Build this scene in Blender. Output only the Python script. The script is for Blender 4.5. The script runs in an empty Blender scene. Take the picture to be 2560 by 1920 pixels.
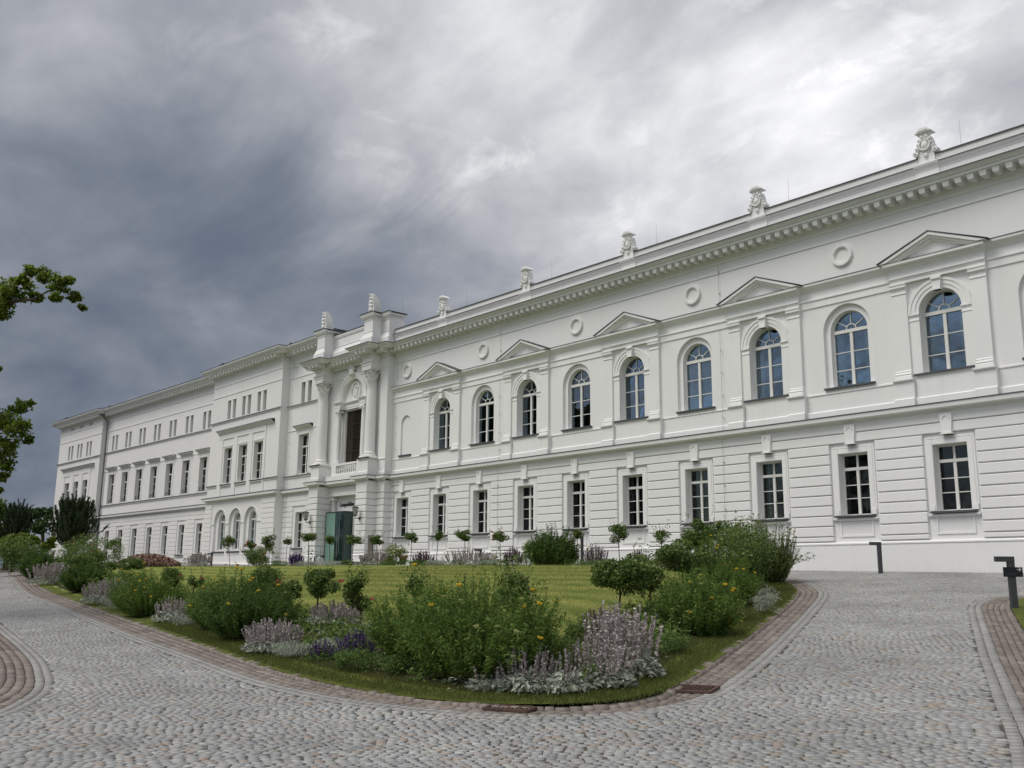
import bpy, math, random
import numpy as np
from mathutils import Vector, Matrix
from mathutils.geometry import delaunay_2d_cdt

S = bpy.context.scene
COL = S.collection
R = math.radians

# ------------------------------------------------------------------ camera
FPX, YAW, PITCH, ROLL = 2444.8, 0.8575, 0.1992, 0.0093      # focal length in px of a 2560 px wide picture
fw = Vector((-math.sin(YAW)*math.cos(PITCH), math.cos(YAW)*math.cos(PITCH), math.sin(PITCH)))
r0 = Vector((math.cos(YAW), math.sin(YAW), 0)); u0 = r0.cross(fw)
cr, sr = math.cos(ROLL), math.sin(ROLL)
CR = r0*cr + u0*sr; CU = -r0*sr + u0*cr
cam = bpy.data.cameras.new('camera'); cam_o = bpy.data.objects.new('camera', cam); COL.objects.link(cam_o)
m = Matrix((CR, CU, -fw)).transposed().to_4x4(); m.translation = Vector((0, -31, 0)); cam_o.matrix_world = m
cam.sensor_width = 36; cam.lens = 36*FPX/2560; cam.clip_end = 6000; cam.clip_start = 0.05
S.camera = cam_o

def px_dir(x, y):
    return fw + CR*((x-1280)/FPX) + CU*((960-y)/FPX)
def at_px(x, y, t):                       # a point t metres deep along the ray of a photograph pixel
    return Vector((0, -31, 0)) + px_dir(x, y)*t

# ------------------------------------------------------------------ sun and sky
SUN_EL, SUN_AZ = R(56), R(205)            # azimuth from +Y clockwise: behind the camera, a little to its left
sun = bpy.data.lights.new('sun', 'SUN'); sun.energy = 1.5; sun.angle = R(30); sun.color = (1.0, .935, .85)
so = bpy.data.objects.new('sun', sun); COL.objects.link(so)
sd = Vector((math.sin(SUN_AZ)*math.cos(SUN_EL), math.cos(SUN_AZ)*math.cos(SUN_EL), math.sin(SUN_EL)))
so.rotation_euler = sd.to_track_quat('Z', 'Y').to_euler(); so.location = (0, -31, 60)

W = bpy.data.worlds.new('World'); S.world = W; W.use_nodes = True
wn, wl = W.node_tree.nodes, W.node_tree.links
wn.clear()
def WN(t, **k):
    n = wn.new(t)
    for a, b in k.items(): setattr(n, a, b)
    return n
def wmath(op, a, b=None, clamp=False):
    n = WN('ShaderNodeMath', operation=op); n.use_clamp = clamp
    for i, v in enumerate((a, b)):
        if v is None: continue
        if isinstance(v, (int, float)): n.inputs[i].default_value = v
        else: wl.new(v, n.inputs[i])
    return n.outputs[0]
tc = WN('ShaderNodeTexCoord')
nrm = WN('ShaderNodeVectorMath', operation='NORMALIZE'); wl.new(tc.outputs['Generated'], nrm.inputs[0])
sep = WN('ShaderNodeSeparateXYZ'); wl.new(nrm.outputs[0], sep.inputs[0])
den = wmath('ADD', wmath('ABSOLUTE', sep.outputs[2]), .38)
cmb = WN('ShaderNodeCombineXYZ')
wl.new(wmath('DIVIDE', sep.outputs[0], den), cmb.inputs[0]); wl.new(wmath('DIVIDE', sep.outputs[1], den), cmb.inputs[1])
cmb.inputs[2].default_value = 3.1
def wnoise(scale, detail, rough, dist, off):
    mp = WN('ShaderNodeMapping'); mp.inputs['Location'].default_value = off
    mp.inputs['Rotation'].default_value = (0, 0, R(25)); mp.inputs['Scale'].default_value = (1, 1.35, 1)
    wl.new(cmb.outputs[0], mp.inputs[0])
    n = WN('ShaderNodeTexNoise'); n.inputs['Scale'].default_value = scale; n.inputs['Detail'].default_value = detail
    n.inputs['Roughness'].default_value = rough; n.inputs['Distortion'].default_value = dist
    wl.new(mp.outputs[0], n.inputs['Vector']); return n.outputs[0]
n1 = wnoise(2.3, 5, .5, .5, (0, 0, 0)); n2 = wnoise(6.5, 6, .58, .3, (7, 3, 1)); n3 = wnoise(11, 8, .62, .2, (2, 9, 4)); n4 = wnoise(5.2, 7, .6, .6, (5, 1, 8))
tot = wmath('ADD', wmath('MULTIPLY', wmath('SUBTRACT', n1, .5), .85), wmath('MULTIPLY', wmath('SUBTRACT', n2, .5), .26))
tot = wmath('ADD', tot, .42)
# big masses of cloud: photograph direction, spread (1/k), amount of brightness
BLOBS = [((420, 620), 60, -.17), ((760, 700), 110, -.13), ((250, 300), 60, -.03), ((60, 1150), 60, -.16), ((700, 300), 90, -.02), ((40, 520), 120, -.08),
         ((150, 840), 260, .08), ((1800, 300), 14, .31), ((1350, 250), 260, .10), ((1900, 190), 200, .13), ((1560, 200), 300, .05), ((2000, 520), 300, -.05), ((1500, 90), 300, -.05), ((150, 230), 400, .08), ((2450, 60), 200, .03)]
zen = WN('ShaderNodeVectorMath', operation='DOT_PRODUCT'); wl.new(nrm.outputs[0], zen.inputs[0]); zen.inputs[1].default_value = Vector((.15, -.5, .85)).normalized()
tot = wmath('ADD', tot, wmath('MULTIPLY', wmath('EXPONENT', wmath('MULTIPLY', wmath('SUBTRACT', zen.outputs['Value'], 1.0), 2.6)), .6))   # unseen sky high behind the camera brightened to add soft light on the walls
for (bx, by), k, amp in BLOBS:
    d = px_dir(bx, by).normalized()
    dp = WN('ShaderNodeVectorMath', operation='DOT_PRODUCT'); wl.new(nrm.outputs[0], dp.inputs[0]); dp.inputs[1].default_value = d
    e = wmath('EXPONENT', wmath('MULTIPLY', wmath('SUBTRACT', dp.outputs['Value'], 1.0), float(k)))
    tot = wmath('ADD', tot, wmath('MULTIPLY', e, amp))
hi = wmath('MULTIPLY', wmath('SUBTRACT', n3, .5), .15)
hi = wmath('ADD', hi, wmath('MULTIPLY', wmath('MAXIMUM', wmath('SUBTRACT', n4, .55), 0.0), .9))
hi = wmath('MULTIPLY', hi, wmath('POWER', wmath('MULTIPLY', tot, 1.55, True), 2.0))
tot = wmath('ADD', tot, hi)
ramp = WN('ShaderNodeValToRGB'); ramp.color_ramp.interpolation = 'B_SPLINE'
els = ramp.color_ramp.elements
for p, c in ((0.0, (.080, .105, .155)), (.2, (.128, .156, .208)), (.38, (.205, .23, .278)), (.55, (.365, .38, .42)), (.72, (.55, .555, .585)), (.88, (.82, .825, .85)), (1.0, (1.05, 1.05, 1.08))):
    e = els[0] if p == 0 else els[-1] if p == 1 else els.new(p)
    e.position = p; e.color = (*c, 1)
wl.new(tot, ramp.inputs[0])
# the breaks in the cloud behind the camera
sky = WN('ShaderNodeTexSky'); sky.sky_type = 'NISHITA'; sky.sun_disc = False; sky.sun_elevation = SUN_EL; sky.sun_rotation = SUN_AZ
skm = WN('ShaderNodeVectorMath', operation='SCALE'); wl.new(sky.outputs[0], skm.inputs[0]); skm.inputs['Scale'].default_value = .10
dpb = WN('ShaderNodeVectorMath', operation='DOT_PRODUCT'); wl.new(nrm.outputs[0], dpb.inputs[0]); dpb.inputs[1].default_value = Vector((-.38, -.85, .35)).normalized()
gap = wmath('MULTIPLY', wmath('ADD', wmath('MULTIPLY', dpb.outputs['Value'], 3.4), -2.2), 1.0, True)
gap = wmath('MULTIPLY', gap, wmath('ADD', wmath('MULTIPLY', n2, 4.5), -1.75, True), True)
mix = WN('ShaderNodeMix', data_type='RGBA'); wl.new(gap, mix.inputs['Factor'])
wl.new(ramp.outputs[0], mix.inputs['A']); wl.new(skm.outputs[0], mix.inputs['B'])
bg = WN('ShaderNodeBackground'); wl.new(mix.outputs['Result'], bg.inputs[0]); bg.inputs[1].default_value = .83
wo = WN('ShaderNodeOutputWorld'); wl.new(bg.outputs[0], wo.inputs[0])

S.view_settings.view_transform = 'Standard'; S.view_settings.look = 'None'; S.view_settings.gamma = 1
S.view_settings.exposure = 0.40
S.render.engine = 'CYCLES'
S.cycles.max_bounces = 6; S.cycles.transparent_max_bounces = 8; S.cycles.use_denoising = True

# ------------------------------------------------------------------ materials
def mat(name, col, rough=.8, spec=.3, metal=0, noise=None, bump=None, island=None, transl=0):
    """noise=(scale, amount) mottles the colour; bump=(scale, strength, distance); island=[cols] a colour per loose piece"""
    M = bpy.data.materials.new(name); M.use_nodes = True
    n, l = M.node_tree.nodes, M.node_tree.links
    b = n['Principled BSDF']; out = n['Material Output']
    b.inputs['Roughness'].default_value = rough; b.inputs['Metallic'].default_value = metal
    b.inputs['Specular IOR Level'].default_value = spec; b.inputs['Base Color'].default_value = (*col, 1)
    src = None
    t = n.new('ShaderNodeTexCoord')
    if island:
        g = n.new('ShaderNodeNewGeometry'); rp = n.new('ShaderNodeValToRGB'); rp.color_ramp.interpolation = 'LINEAR'
        k = len(island)
        for i, c in enumerate(island):
            e = rp.color_ramp.elements[0] if i == 0 else rp.color_ramp.elements[-1] if i == k-1 else rp.color_ramp.elements.new(i/(k-1))
            e.position = i/(k-1); e.color = (*c, 1)
        l.new(g.outputs['Random Per Island'], rp.inputs[0]); src = rp.outputs[0]
    if noise:
        nz = n.new('ShaderNodeTexNoise'); nz.inputs['Scale'].default_value = noise[0]; nz.inputs['Detail'].default_value = 6; nz.inputs['Roughness'].default_value = .6
        l.new(t.outputs['Object'], nz.inputs['Vector'])
        hs = n.new('ShaderNodeHueSaturation'); mr = n.new('ShaderNodeMapRange'); l.new(nz.outputs[0], mr.inputs[0])
        mr.inputs[1].default_value = .25; mr.inputs[2].default_value = .75
        mr.inputs[3].default_value = 1-noise[1]; mr.inputs[4].default_value = 1+noise[1]
        l.new(mr.outputs[0], hs.inputs['Value']); hs.inputs['Color'].default_value = (*col, 1)
        if src: l.new(src, hs.inputs['Color'])
        src = hs.outputs[0]
    if src: l.new(src, b.inputs['Base Color'])
    if bump:
        nz = n.new('ShaderNodeTexNoise'); nz.inputs['Scale'].default_value = bump[0]; nz.inputs['Detail'].default_value = 5
        l.new(t.outputs['Object'], nz.inputs['Vector'])
        bp = n.new('ShaderNodeBump'); bp.inputs['Strength'].default_value = bump[1]; bp.inputs['Distance'].default_value = bump[2]
        l.new(nz.outputs[0], bp.inputs['Height']); l.new(bp.outputs[0], b.inputs['Normal'])
    if transl:
        tr = n.new('ShaderNodeBsdfTranslucent'); mx = n.new('ShaderNodeMixShader'); mx.inputs[0].default_value = transl
        if src: l.new(src, tr.inputs[0])
        else: tr.inputs[0].default_value = (*col, 1)
        l.new(b.outputs[0], mx.inputs[1]); l.new(tr.outputs[0], mx.inputs[2]); l.new(mx.outputs[0], out.inputs[0])
    return M
WALL = (.785, .785, .775)
M_wall = mat('white_render', WALL, .85, .2, noise=(.35, .035), bump=(30, .12, .01))
def weather(M, amt):
    n, l = M.node_tree.nodes, M.node_tree.links; b = n['Principled BSDF']; src = b.inputs['Base Color'].links[0].from_socket
    t = n.new('ShaderNodeTexCoord'); g = n.new('ShaderNodeNewGeometry'); mp = n.new('ShaderNodeMapping'); mp.inputs['Scale'].default_value = (2.2, 2.2, .16); l.new(g.outputs['Position'], mp.inputs[0])
    nz = n.new('ShaderNodeTexNoise'); nz.inputs['Scale'].default_value = 1.6; nz.inputs['Detail'].default_value = 7; nz.inputs['Roughness'].default_value = .65; l.new(mp.outputs[0], nz.inputs['Vector'])
    mr = n.new('ShaderNodeMapRange'); mr.inputs[1].default_value = .50; mr.inputs[2].default_value = .78; mr.inputs[3].default_value = 0; mr.inputs[4].default_value = amt; l.new(nz.outputs[0], mr.inputs[0])
    sp = n.new('ShaderNodeSeparateXYZ'); l.new(g.outputs['Position'], sp.inputs[0])
    z = n.new('ShaderNodeMapRange'); z.inputs[1].default_value = .95; z.inputs[2].default_value = .3; z.inputs[3].default_value = 0; z.inputs[4].default_value = .16; l.new(sp.outputs[2], z.inputs[0])
    zz = n.new('ShaderNodeMath'); zz.operation = 'MULTIPLY'; l.new(z.outputs[0], zz.inputs[0]); l.new(nz.outputs[0], zz.inputs[1])
    ad = n.new('ShaderNodeMath'); ad.operation = 'ADD'; l.new(mr.outputs[0], ad.inputs[0]); l.new(zz.outputs[0], ad.inputs[1])
    mx = n.new('ShaderNodeMix'); mx.data_type = 'RGBA'; l.new(ad.outputs[0], mx.inputs['Factor']); l.new(src, mx.inputs['A']); mx.inputs['B'].default_value = (.36, .34, .29, 1); l.new(mx.outputs['Result'], b.inputs['Base Color'])
weather(M_wall, .07)
M_trim = mat('white_stucco_trim', (.80, .80, .79), .8, .2, noise=(.8, .04), bump=(25, .1, .01))
weather(M_trim, .12)
M_frame = mat('window_paint', (.70, .70, .67), .45, .4)
M_flash = mat('grey_zinc_flashing', (.09, .095, .105), .55, .4, metal=.3, noise=(2, .2))
M_coping = mat('pale_zinc', (.42, .43, .45), .45, .4, metal=.4, noise=(2, .1))
M_roof = mat('dark_sheet_roof', (.07, .075, .085), .5, .4, metal=.3, noise=(1.5, .2))
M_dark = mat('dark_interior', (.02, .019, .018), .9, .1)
M_blind = mat('grey_louvre', (.30, .31, .30), .7, .2, noise=(3, .1))
M_curtain = mat('white_curtain', (.75, .75, .72), .9, .1, noise=(9, .25))
M_iron = mat('dark_grey_iron', (.05, .052, .055), .5, .4, metal=.4)
M_bollard = mat('anthracite_powder_coat', (.055, .057, .062), .5, .4, noise=(8, .1))
M_steel = mat('brushed_steel', (.35, .35, .34), .35, .5, metal=.8)
M_rust = mat('rusty_iron', (.10, .062, .048), .8, .3, noise=(14, .4))
M_stoneg = mat('grey_granite_step', (.34, .34, .33), .8, .3, noise=(6, .12))
M_soil = mat('dark_soil', (.055, .042, .03), .95, .1, noise=(9, .5), bump=(20, 1, .05))
M_bark = mat('brown_bark', (.10, .078, .055), .9, .1, noise=(12, .4), bump=(30, .8, .02))
M_text = mat('dark_lettering', (.03, .03, .03), .5, .4)
def glass_mat(name, tint, refl, rough=.0, body=(.012, .013, .015), see=.65):
    M = bpy.data.materials.new(name); M.use_nodes = True; n, l = M.node_tree.nodes, M.node_tree.links; n.clear()
    o = n.new('ShaderNodeOutputMaterial'); gl = n.new('ShaderNodeBsdfGlossy'); gl.inputs['Roughness'].default_value = rough; gl.inputs[0].default_value = (*tint, 1)
    tr = n.new('ShaderNodeBsdfTransparent'); tr.inputs[0].default_value = (.80, .86, .84, 1)
    df = n.new('ShaderNodeBsdfDiffuse'); df.inputs[0].default_value = (*body, 1)
    m0 = n.new('ShaderNodeMixShader'); m0.inputs[0].default_value = see; l.new(df.outputs[0], m0.inputs[1]); l.new(tr.outputs[0], m0.inputs[2])
    fr = n.new('ShaderNodeFresnel'); fr.inputs[0].default_value = 1.5
    ad = n.new('ShaderNodeMath'); ad.operation = 'ADD'; ad.inputs[1].default_value = refl; ad.use_clamp = True; l.new(fr.outputs[0], ad.inputs[0])
    m1 = n.new('ShaderNodeMixShader'); l.new(ad.outputs[0], m1.inputs[0]); l.new(m0.outputs[0], m1.inputs[1]); l.new(gl.outputs[0], m1.inputs[2])
    l.new(m1.outputs[0], o.inputs[0])
    # panes are never quite flat: a faint slow ripple in the normal
    t = n.new('ShaderNodeTexCoord'); nz = n.new('ShaderNodeTexNoise'); nz.inputs['Scale'].default_value = 1.2; l.new(t.outputs['Object'], nz.inputs['Vector'])
    bp = n.new('ShaderNodeBump'); bp.inputs['Strength'].default_value = .04; bp.inputs['Distance'].default_value = .1
    l.new(nz.outputs[0], bp.inputs['Height']); l.new(bp.outputs[0], gl.inputs['Normal'])
    return M
M_glass = glass_mat('window_glass', (.66, .80, .95), .16, .0, (.012, .013, .015), .85)
M_glassl = glass_mat('plain_glass', (.55, .58, .60), .0)
M_glassb = glass_mat('brown_leaded_glass', (.8, .75, .7), .0, .1, (.028, .022, .016), .1)
M_glassg = glass_mat('green_glass', (.7, .95, .85), .05, .03, (.34, .58, .48), .5)

# ------------------------------------------------------------------ mesh helpers
class MB:
    def __init__(s): s.v = []; s.f = []
    def add(s, vs, fs):
        b = len(s.v); s.v += [tuple(v) for v in vs]; s.f += [tuple(i+b for i in f) for f in fs]; return s
    def quad(s, a, b, c, d): return s.add((a, b, c, d), ((0, 1, 2, 3),))
    def box(s, x0, x1, y0, y1, z0, z1):
        return s.add([(x0, y0, z0), (x1, y0, z0), (x1, y1, z0), (x0, y1, z0), (x0, y0, z1), (x1, y0, z1), (x1, y1, z1), (x0, y1, z1)],
                     [(0, 3, 2, 1), (4, 5, 6, 7), (0, 1, 5, 4), (1, 2, 6, 5), (2, 3, 7, 6), (3, 0, 4, 7)])
    def cbox(s, x0, x1, yb, yf, z0, z1, c=.03, cx=True):
        """block standing proud of a wall: back plane yb, front plane yf < yb, chamfered front edges"""
        k = c if cx else 0
        return s.add([(x0, yb, z0), (x1, yb, z0), (x1, yb, z1), (x0, yb, z1),
                      (x0, yf+c, z0), (x1, yf+c, z0), (x1, yf+c, z1), (x0, yf+c, z1),
                      (x0+k, yf, z0+c), (x1-k, yf, z0+c), (x1-k, yf, z1-c), (x0+k, yf, z1-c)],
                     [(0, 1, 5, 4), (1, 2, 6, 5), (2, 3, 7, 6), (3, 0, 4, 7), (4, 5, 9, 8), (5, 6, 10, 9), (6, 7, 11, 10), (7, 4, 8, 11), (8, 9, 10, 11)])
    def prism(s, pts, y0, y1):
        """outline in x,z pushed from y0 (front) to y1"""
        n = len(pts); vs = [(x, y0, z) for x, z in pts]+[(x, y1, z) for x, z in pts]
        return s.add(vs, [tuple(range(n)), tuple(range(2*n-1, n-1, -1))]+[(i, i+n, (i+1) % n+n, (i+1) % n) for i in range(n)])
    def lathe(s, cx, cy, prof, seg=20, a0=0, a1=2*math.pi):
        full = abs(a1-a0-2*math.pi) < 1e-6; k = seg if full else seg+1; b = []
        for r, z in prof:
            for i in range(k):
                a = a0+(a1-a0)*i/seg; b.append((cx+r*math.cos(a), cy+r*math.sin(a), z))
        fs = []
        for j in range(len(prof)-1):
            for i in range(seg):
                i2 = (i+1) % k; fs.append((j*k+i, j*k+i2, (j+1)*k+i2, (j+1)*k+i))
        return s.add(b, fs)
    def tube(s, pts, r, seg=6, r1=None):
        pts = [Vector(p) for p in pts]; n = len(pts); b = []
        for j, p in enumerate(pts):
            d = (pts[min(j+1, n-1)]-pts[max(j-1, 0)]).normalized(); x = d.orthogonal().normalized(); y = d.cross(x)
            rr = r if r1 is None else r+(r1-r)*j/(n-1)
            for i in range(seg):
                a = 2*math.pi*i/seg; b.append(p+x*(rr*math.cos(a))+y*(rr*math.sin(a)))
        fs = [(j*seg+i, j*seg+(i+1) % seg, (j+1)*seg+(i+1) % seg, (j+1)*seg+i) for j in range(n-1) for i in range(seg)]
        fs += [tuple(range(seg-1, -1, -1)), tuple(range((n-1)*seg, n*seg))]
        return s.add(b, fs)
    def mould(s, x0, x1, yw, prof, e0=0, e1=0):
        """profile [(out, z)...] run along x on the wall plane yw; e0/e1=1 returns it round that end"""
        n = len(prof); vs = []
        for o, z in prof:
            vs += [(x0-e0*o, yw-o, z), (x1+e1*o, yw-o, z), (x0-e0*o, yw, z), (x1+e1*o, yw, z)]
        fs = []
        for i in range(n-1):
            a, b = 4*i, 4*(i+1); fs += [(a, a+1, b+1, b), (a+1, a+3, b+3, b+1), (a+2, a, b, b+2)]
        return s.add(vs, fs)
    def ell(s, c, r, seg=12, rings=8):
        b = []; fs = []
        for j in range(rings+1):
            t = math.pi*j/rings
            for i in range(seg):
                a = 2*math.pi*i/seg; b.append((c[0]+r[0]*math.sin(t)*math.cos(a), c[1]+r[1]*math.sin(t)*math.sin(a), c[2]+r[2]*math.cos(t)))
        for j in range(rings):
            for i in range(seg): fs.append((j*seg+i, (j+1)*seg+i, (j+1)*seg+(i+1) % seg, j*seg+(i+1) % seg))
        return s.add(b, fs)
    def ring(s, cx, cz, r0, r1, y0, y1, seg=32, a0=0, a1=2*math.pi, sx=1.0):
        """flat band between radii r0<r1 in the facade plane, front y0, back y1"""
        full = abs(a1-a0-2*math.pi) < 1e-6; k = seg+1; b = []
        for r, y in ((r0, y1), (r0, y0), (r1, y0), (r1, y1)):
            for i in range(k):
                a = a0+(a1-a0)*i/seg; b.append((cx+sx*r*math.cos(a), y, cz+r*math.sin(a)))
        fs = [(j*k+i, j*k+i+1, (j+1)*k+i+1, (j+1)*k+i) for j in range(3) for i in range(seg)]
        if not full: fs += [(0, k, 2*k, 3*k), (k-1, 2*k-1, 3*k-1, 4*k-1)]
        return s.add(b, fs)

def mesh_obj(name, me, M, smooth=False):
    o = bpy.data.objects.new(name, me); COL.objects.link(o)
    if M: me.materials.append(M)
    if smooth: me.polygons.foreach_set('use_smooth', [True]*len(me.polygons))
    return o
def tag(o, label=None, cat=None, group=None, kind=None):
    for k, v in (('label', label), ('category', cat), ('group', group), ('kind', kind)):
        if v: o[k] = v
    return o
def empty(name, loc=(0, 0, 0), rz=0):
    o = bpy.data.objects.new(name, None); COL.objects.link(o); o.location = loc; o.rotation_euler = (0, 0, rz); o.empty_display_size = .2
    return o
def build(mb, name, M, parent=None, frame=None, smooth=False, origin=None):
    """frame=(ox, oy, angle) places facade coordinates in the world; parent's location is taken off"""
    me = bpy.data.meshes.new(name); vs = mb.v
    if origin: vs = [(x-origin[0], y-origin[1], z-origin[2]) for x, y, z in vs]
    me.from_pydata(vs, [], mb.f); me.update()
    o = mesh_obj(name, me, M, smooth)
    loc = Vector((0, 0, 0)); rz = 0
    if frame: loc = Vector((frame[0], frame[1], 0)); rz = frame[2]
    if origin: loc = loc+Matrix.Rotation(rz, 3, 'Z') @ Vector(origin)
    if parent:
        o.parent = parent
        if parent.parent is None: loc = loc-parent.location
    o.location = loc; o.rotation_euler = (0, 0, rz)
    return o
def quads_mesh(name, Q):
    """Q: (n,4,3) array, one loose quad each"""
    n = len(Q); me = bpy.data.meshes.new(name)
    me.vertices.add(n*4); me.vertices.foreach_set('co', np.asarray(Q, dtype=np.float32).ravel())
    me.loops.add(n*4); me.loops.foreach_set('vertex_index', np.arange(n*4, dtype=np.int32))
    me.polygons.add(n); me.polygons.foreach_set('loop_start', np.arange(0, n*4, 4, dtype=np.int32)); me.polygons.foreach_set('loop_total', np.full(n, 4, dtype=np.int32))
    me.update(calc_edges=True); return me

# ------------------------------------------------------------------ ground outlines (metres, eye level is z = 0)
OUT = [(-75, -12.0), (-66, -14.0), (-47.22, -18.24), (-36.33, -20.17), (-29.46, -21.36), (-24.99, -22.12), (-21.72, -22.67), (-19.33, -23.03), (-16.88, -23.41), (-14.2, -23.82), (-12.28, -23.92), (-11.08, -23.85), (-10.16, -23.68), (-9.2, -23.43), (-8.55, -23.08), (-8.1, -22.7), (-7.85, -22.3), (-7.75, -21.64), (-7.95, -20.75), (-8.76, -18.87), (-10.21, -15.89), (-12.36, -11.65), (-13.82, -8.9), (-14.97, -7.13), (-16.73, -5.04), (-18.38, -3.41), (-19.9, -2.27)]
GR = [(-74.8, -11.3), (-65.8, -13.25), (-47.2, -17.45), (-36.3, -19.45), (-29.4, -20.68), (-24.9, -21.45), (-21.7, -22.0), (-19.3, -22.42), (-16.9, -22.87), (-14.3, -23.3), (-12.35, -23.47), (-11.15, -23.5), (-10.25, -23.4), (-9.33, -23.14), (-8.76, -22.88), (-8.36, -22.56), (-8.13, -22.18), (-8.14, -21.5), (-8.75, -20.3), (-9.45, -18.8), (-10.95, -15.75), (-13.1, -11.5), (-14.4, -9.1), (-15.4, -7.55), (-17.05, -5.55), (-18.6, -3.95), (-20.1, -2.9)]
BACK = [(-24, -2.0), (-40, -2.2), (-60, -2.4), (-74, -3.5), (-77, -8)]
ROUT = [(12, -2.6), (4, -3.6), (-6, -5.6), (-8.9, -6.6), (-9.8, -7.6), (-9.75, -8.6), (-9.41, -9.75), (-8.75, -11.23), (-7.51, -13.85), (-6.35, -16.3), (-5.44, -18.16), (-4.7, -19.68), (-3.9, -21.3), (-2.6, -24), (0, -28), (3, -31)]
RGR = [(12, -3.5), (4, -4.5), (-5.8, -6.5), (-8.4, -7.5), (-9.1, -8.2), (-9.1, -8.9), (-8.72, -10.0), (-8.05, -11.5), (-6.9, -13.95), (-5.7, -16.5), (-4.8, -18.4), (-4.0, -20.0), (-3.2, -21.6), (-1.9, -24.3), (.8, -28.4), (3.8, -31)]
LOUT = [(-75, -15.0), (-40, -22.0), (-27.81, -24.1), (-24.2, -24.7), (-19.87, -25.51), (-17.08, -26.16), (-15.04, -26.73), (-13.7, -27.3), (-12.6, -28.0), (-12.0, -29.2), (-12.2, -31), (-14, -34)]
LGR = [(-75.2, -15.9), (-40.2, -22.9), (-28, -25.0), (-24.4, -25.6), (-20.1, -26.35), (-17.5, -26.9), (-15.9, -27.35), (-14.6, -27.9), (-13.8, -28.6), (-13.3, -29.5), (-13.3, -31), (-15, -34)]
def resample(P, n=None, step=None):
    P = np.array(P, float)
    # gentle Catmull-Rom so corners are round
    out = []
    for i in range(len(P)-1):
        p0, p1, p2, p3 = P[max(i-1, 0)], P[i], P[i+1], P[min(i+2, len(P)-1)]
        L = np.linalg.norm(p2-p1); k = max(int(L/.15), 2)
        for t in np.linspace(0, 1, k, endpoint=False):
            out.append(.5*((2*p1)+(-p0+p2)*t+(2*p0-5*p1+4*p2-p3)*t*t+(-p0+3*p1-3*p2+p3)*t**3))
    out.append(P[-1]); Q = np.array(out)
    s = np.concatenate([[0], np.cumsum(np.linalg.norm(np.diff(Q, axis=0), axis=1))])
    if n is None: n = int(s[-1]/step)+1
    t = np.linspace(0, s[-1], n)
    return np.stack([np.interp(t, s, Q[:, 0]), np.interp(t, s, Q[:, 1])], 1)
def seg_dist(P, X, Y):
    d = np.full(np.shape(X), 1e9)
    for (ax, ay), (bx, by) in zip(P[:-1], P[1:]):
        vx, vy = bx-ax, by-ay; L = vx*vx+vy*vy+1e-12
        t = np.clip(((X-ax)*vx+(Y-ay)*vy)/L, 0, 1); d = np.minimum(d, np.hypot(X-ax-t*vx, Y-ay-t*vy))
    return d
def inside(P, X, Y):
    c = np.zeros(np.shape(X), bool); n = len(P)
    for i in range(n):
        x1, y1 = P[i]; x2, y2 = P[(i+1) % n]
        if y1 == y2: continue
        c ^= ((y1 > Y) != (y2 > Y)) & (X < (x2-x1)*(Y-y1)/(y2-y1)+x1)
    return c
ISLE = OUT+BACK
def base_z(X, Y):
    X = np.asarray(X, float); Y = np.asarray(Y, float)
    return -1.6+1.94*np.clip((Y+24.5)/24.5, 0, 1)+.012*np.clip(-8-X, 0, 60)
def H(X, Y):
    X = np.asarray(X, float); Y = np.asarray(Y, float)
    z = base_z(X, Y)
    d = np.where(inside(ISLE, X, Y), seg_dist(ISLE+[ISLE[0]], X, Y), 0)
    t = np.clip((d-.9)/3.6, 0, 1)
    amp = np.interp(X, [-72, -40, -25], [.12, .42, .50])
    return z+amp*t*t*(3-2*t)
def h(x, y): return float(H(x, y))

# ================================================================== THE BUILDING
BLD = empty('palace_building', (-50.1, -1.2, .7))
tag(BLD, 'long white neoclassical palace with arched upper windows, gables and a columned entrance bay', 'building')
SPLIT = {'window_surround', 'rusticated_pier', 'rusticated_course', 'risalit_moulding', 'pavilion_moulding', 'pavilion_flashing', 'pavilion_plinth', 'end_moulding', 'hood_flashing', 'metal_flashing', 'window_sill', 'pavilion_string_course', 'pavilion_attic', 'plinth'}
def pieces(mb, gap=.03):
    """groups of faces that hang together or touch, so each stands as a part of its own"""
    par = list(range(len(mb.v)))
    def fd(i):
        while par[i] != i: par[i] = par[par[i]]; i = par[i]
        return i
    for f in mb.f:
        for k in f[1:]: par[fd(k)] = fd(f[0])
    box = {}
    for i, v in enumerate(mb.v):
        b = box.setdefault(fd(i), [list(v), list(v)])
        for k in range(3): b[0][k] = min(b[0][k], v[k]); b[1][k] = max(b[1][k], v[k])
    ks = list(box); g = {k: k for k in ks}
    def fg(k):
        while g[k] != k: k = g[k]
        return k
    for i, a in enumerate(ks):
        for b in ks[i+1:]:
            if fg(a) != fg(b) and all(box[a][0][q]-gap < box[b][1][q] and box[b][0][q]-gap < box[a][1][q] for q in range(3)): g[fg(b)] = fg(a)
    out = {}
    for f in mb.f: out.setdefault(fg(fd(f[0])), []).append(f)
    res = []
    for fs in out.values():
        m_ = MB(); idx = {}
        for f in fs:
            for i in f:
                if i not in idx: idx[i] = len(m_.v); m_.v.append(mb.v[i])
            m_.f.append(tuple(idx[i] for i in f))
        res.append(m_)
    return res
def part(mb, name, M, parent=BLD, frame=None, smooth=False, origin=None):
    if name in SPLIT:
        o = None
        for q in pieces(mb): o = build(q, name, M, parent, frame, smooth, origin)
        return o
    return build(mb, name, M, parent, frame, smooth, origin)

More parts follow.
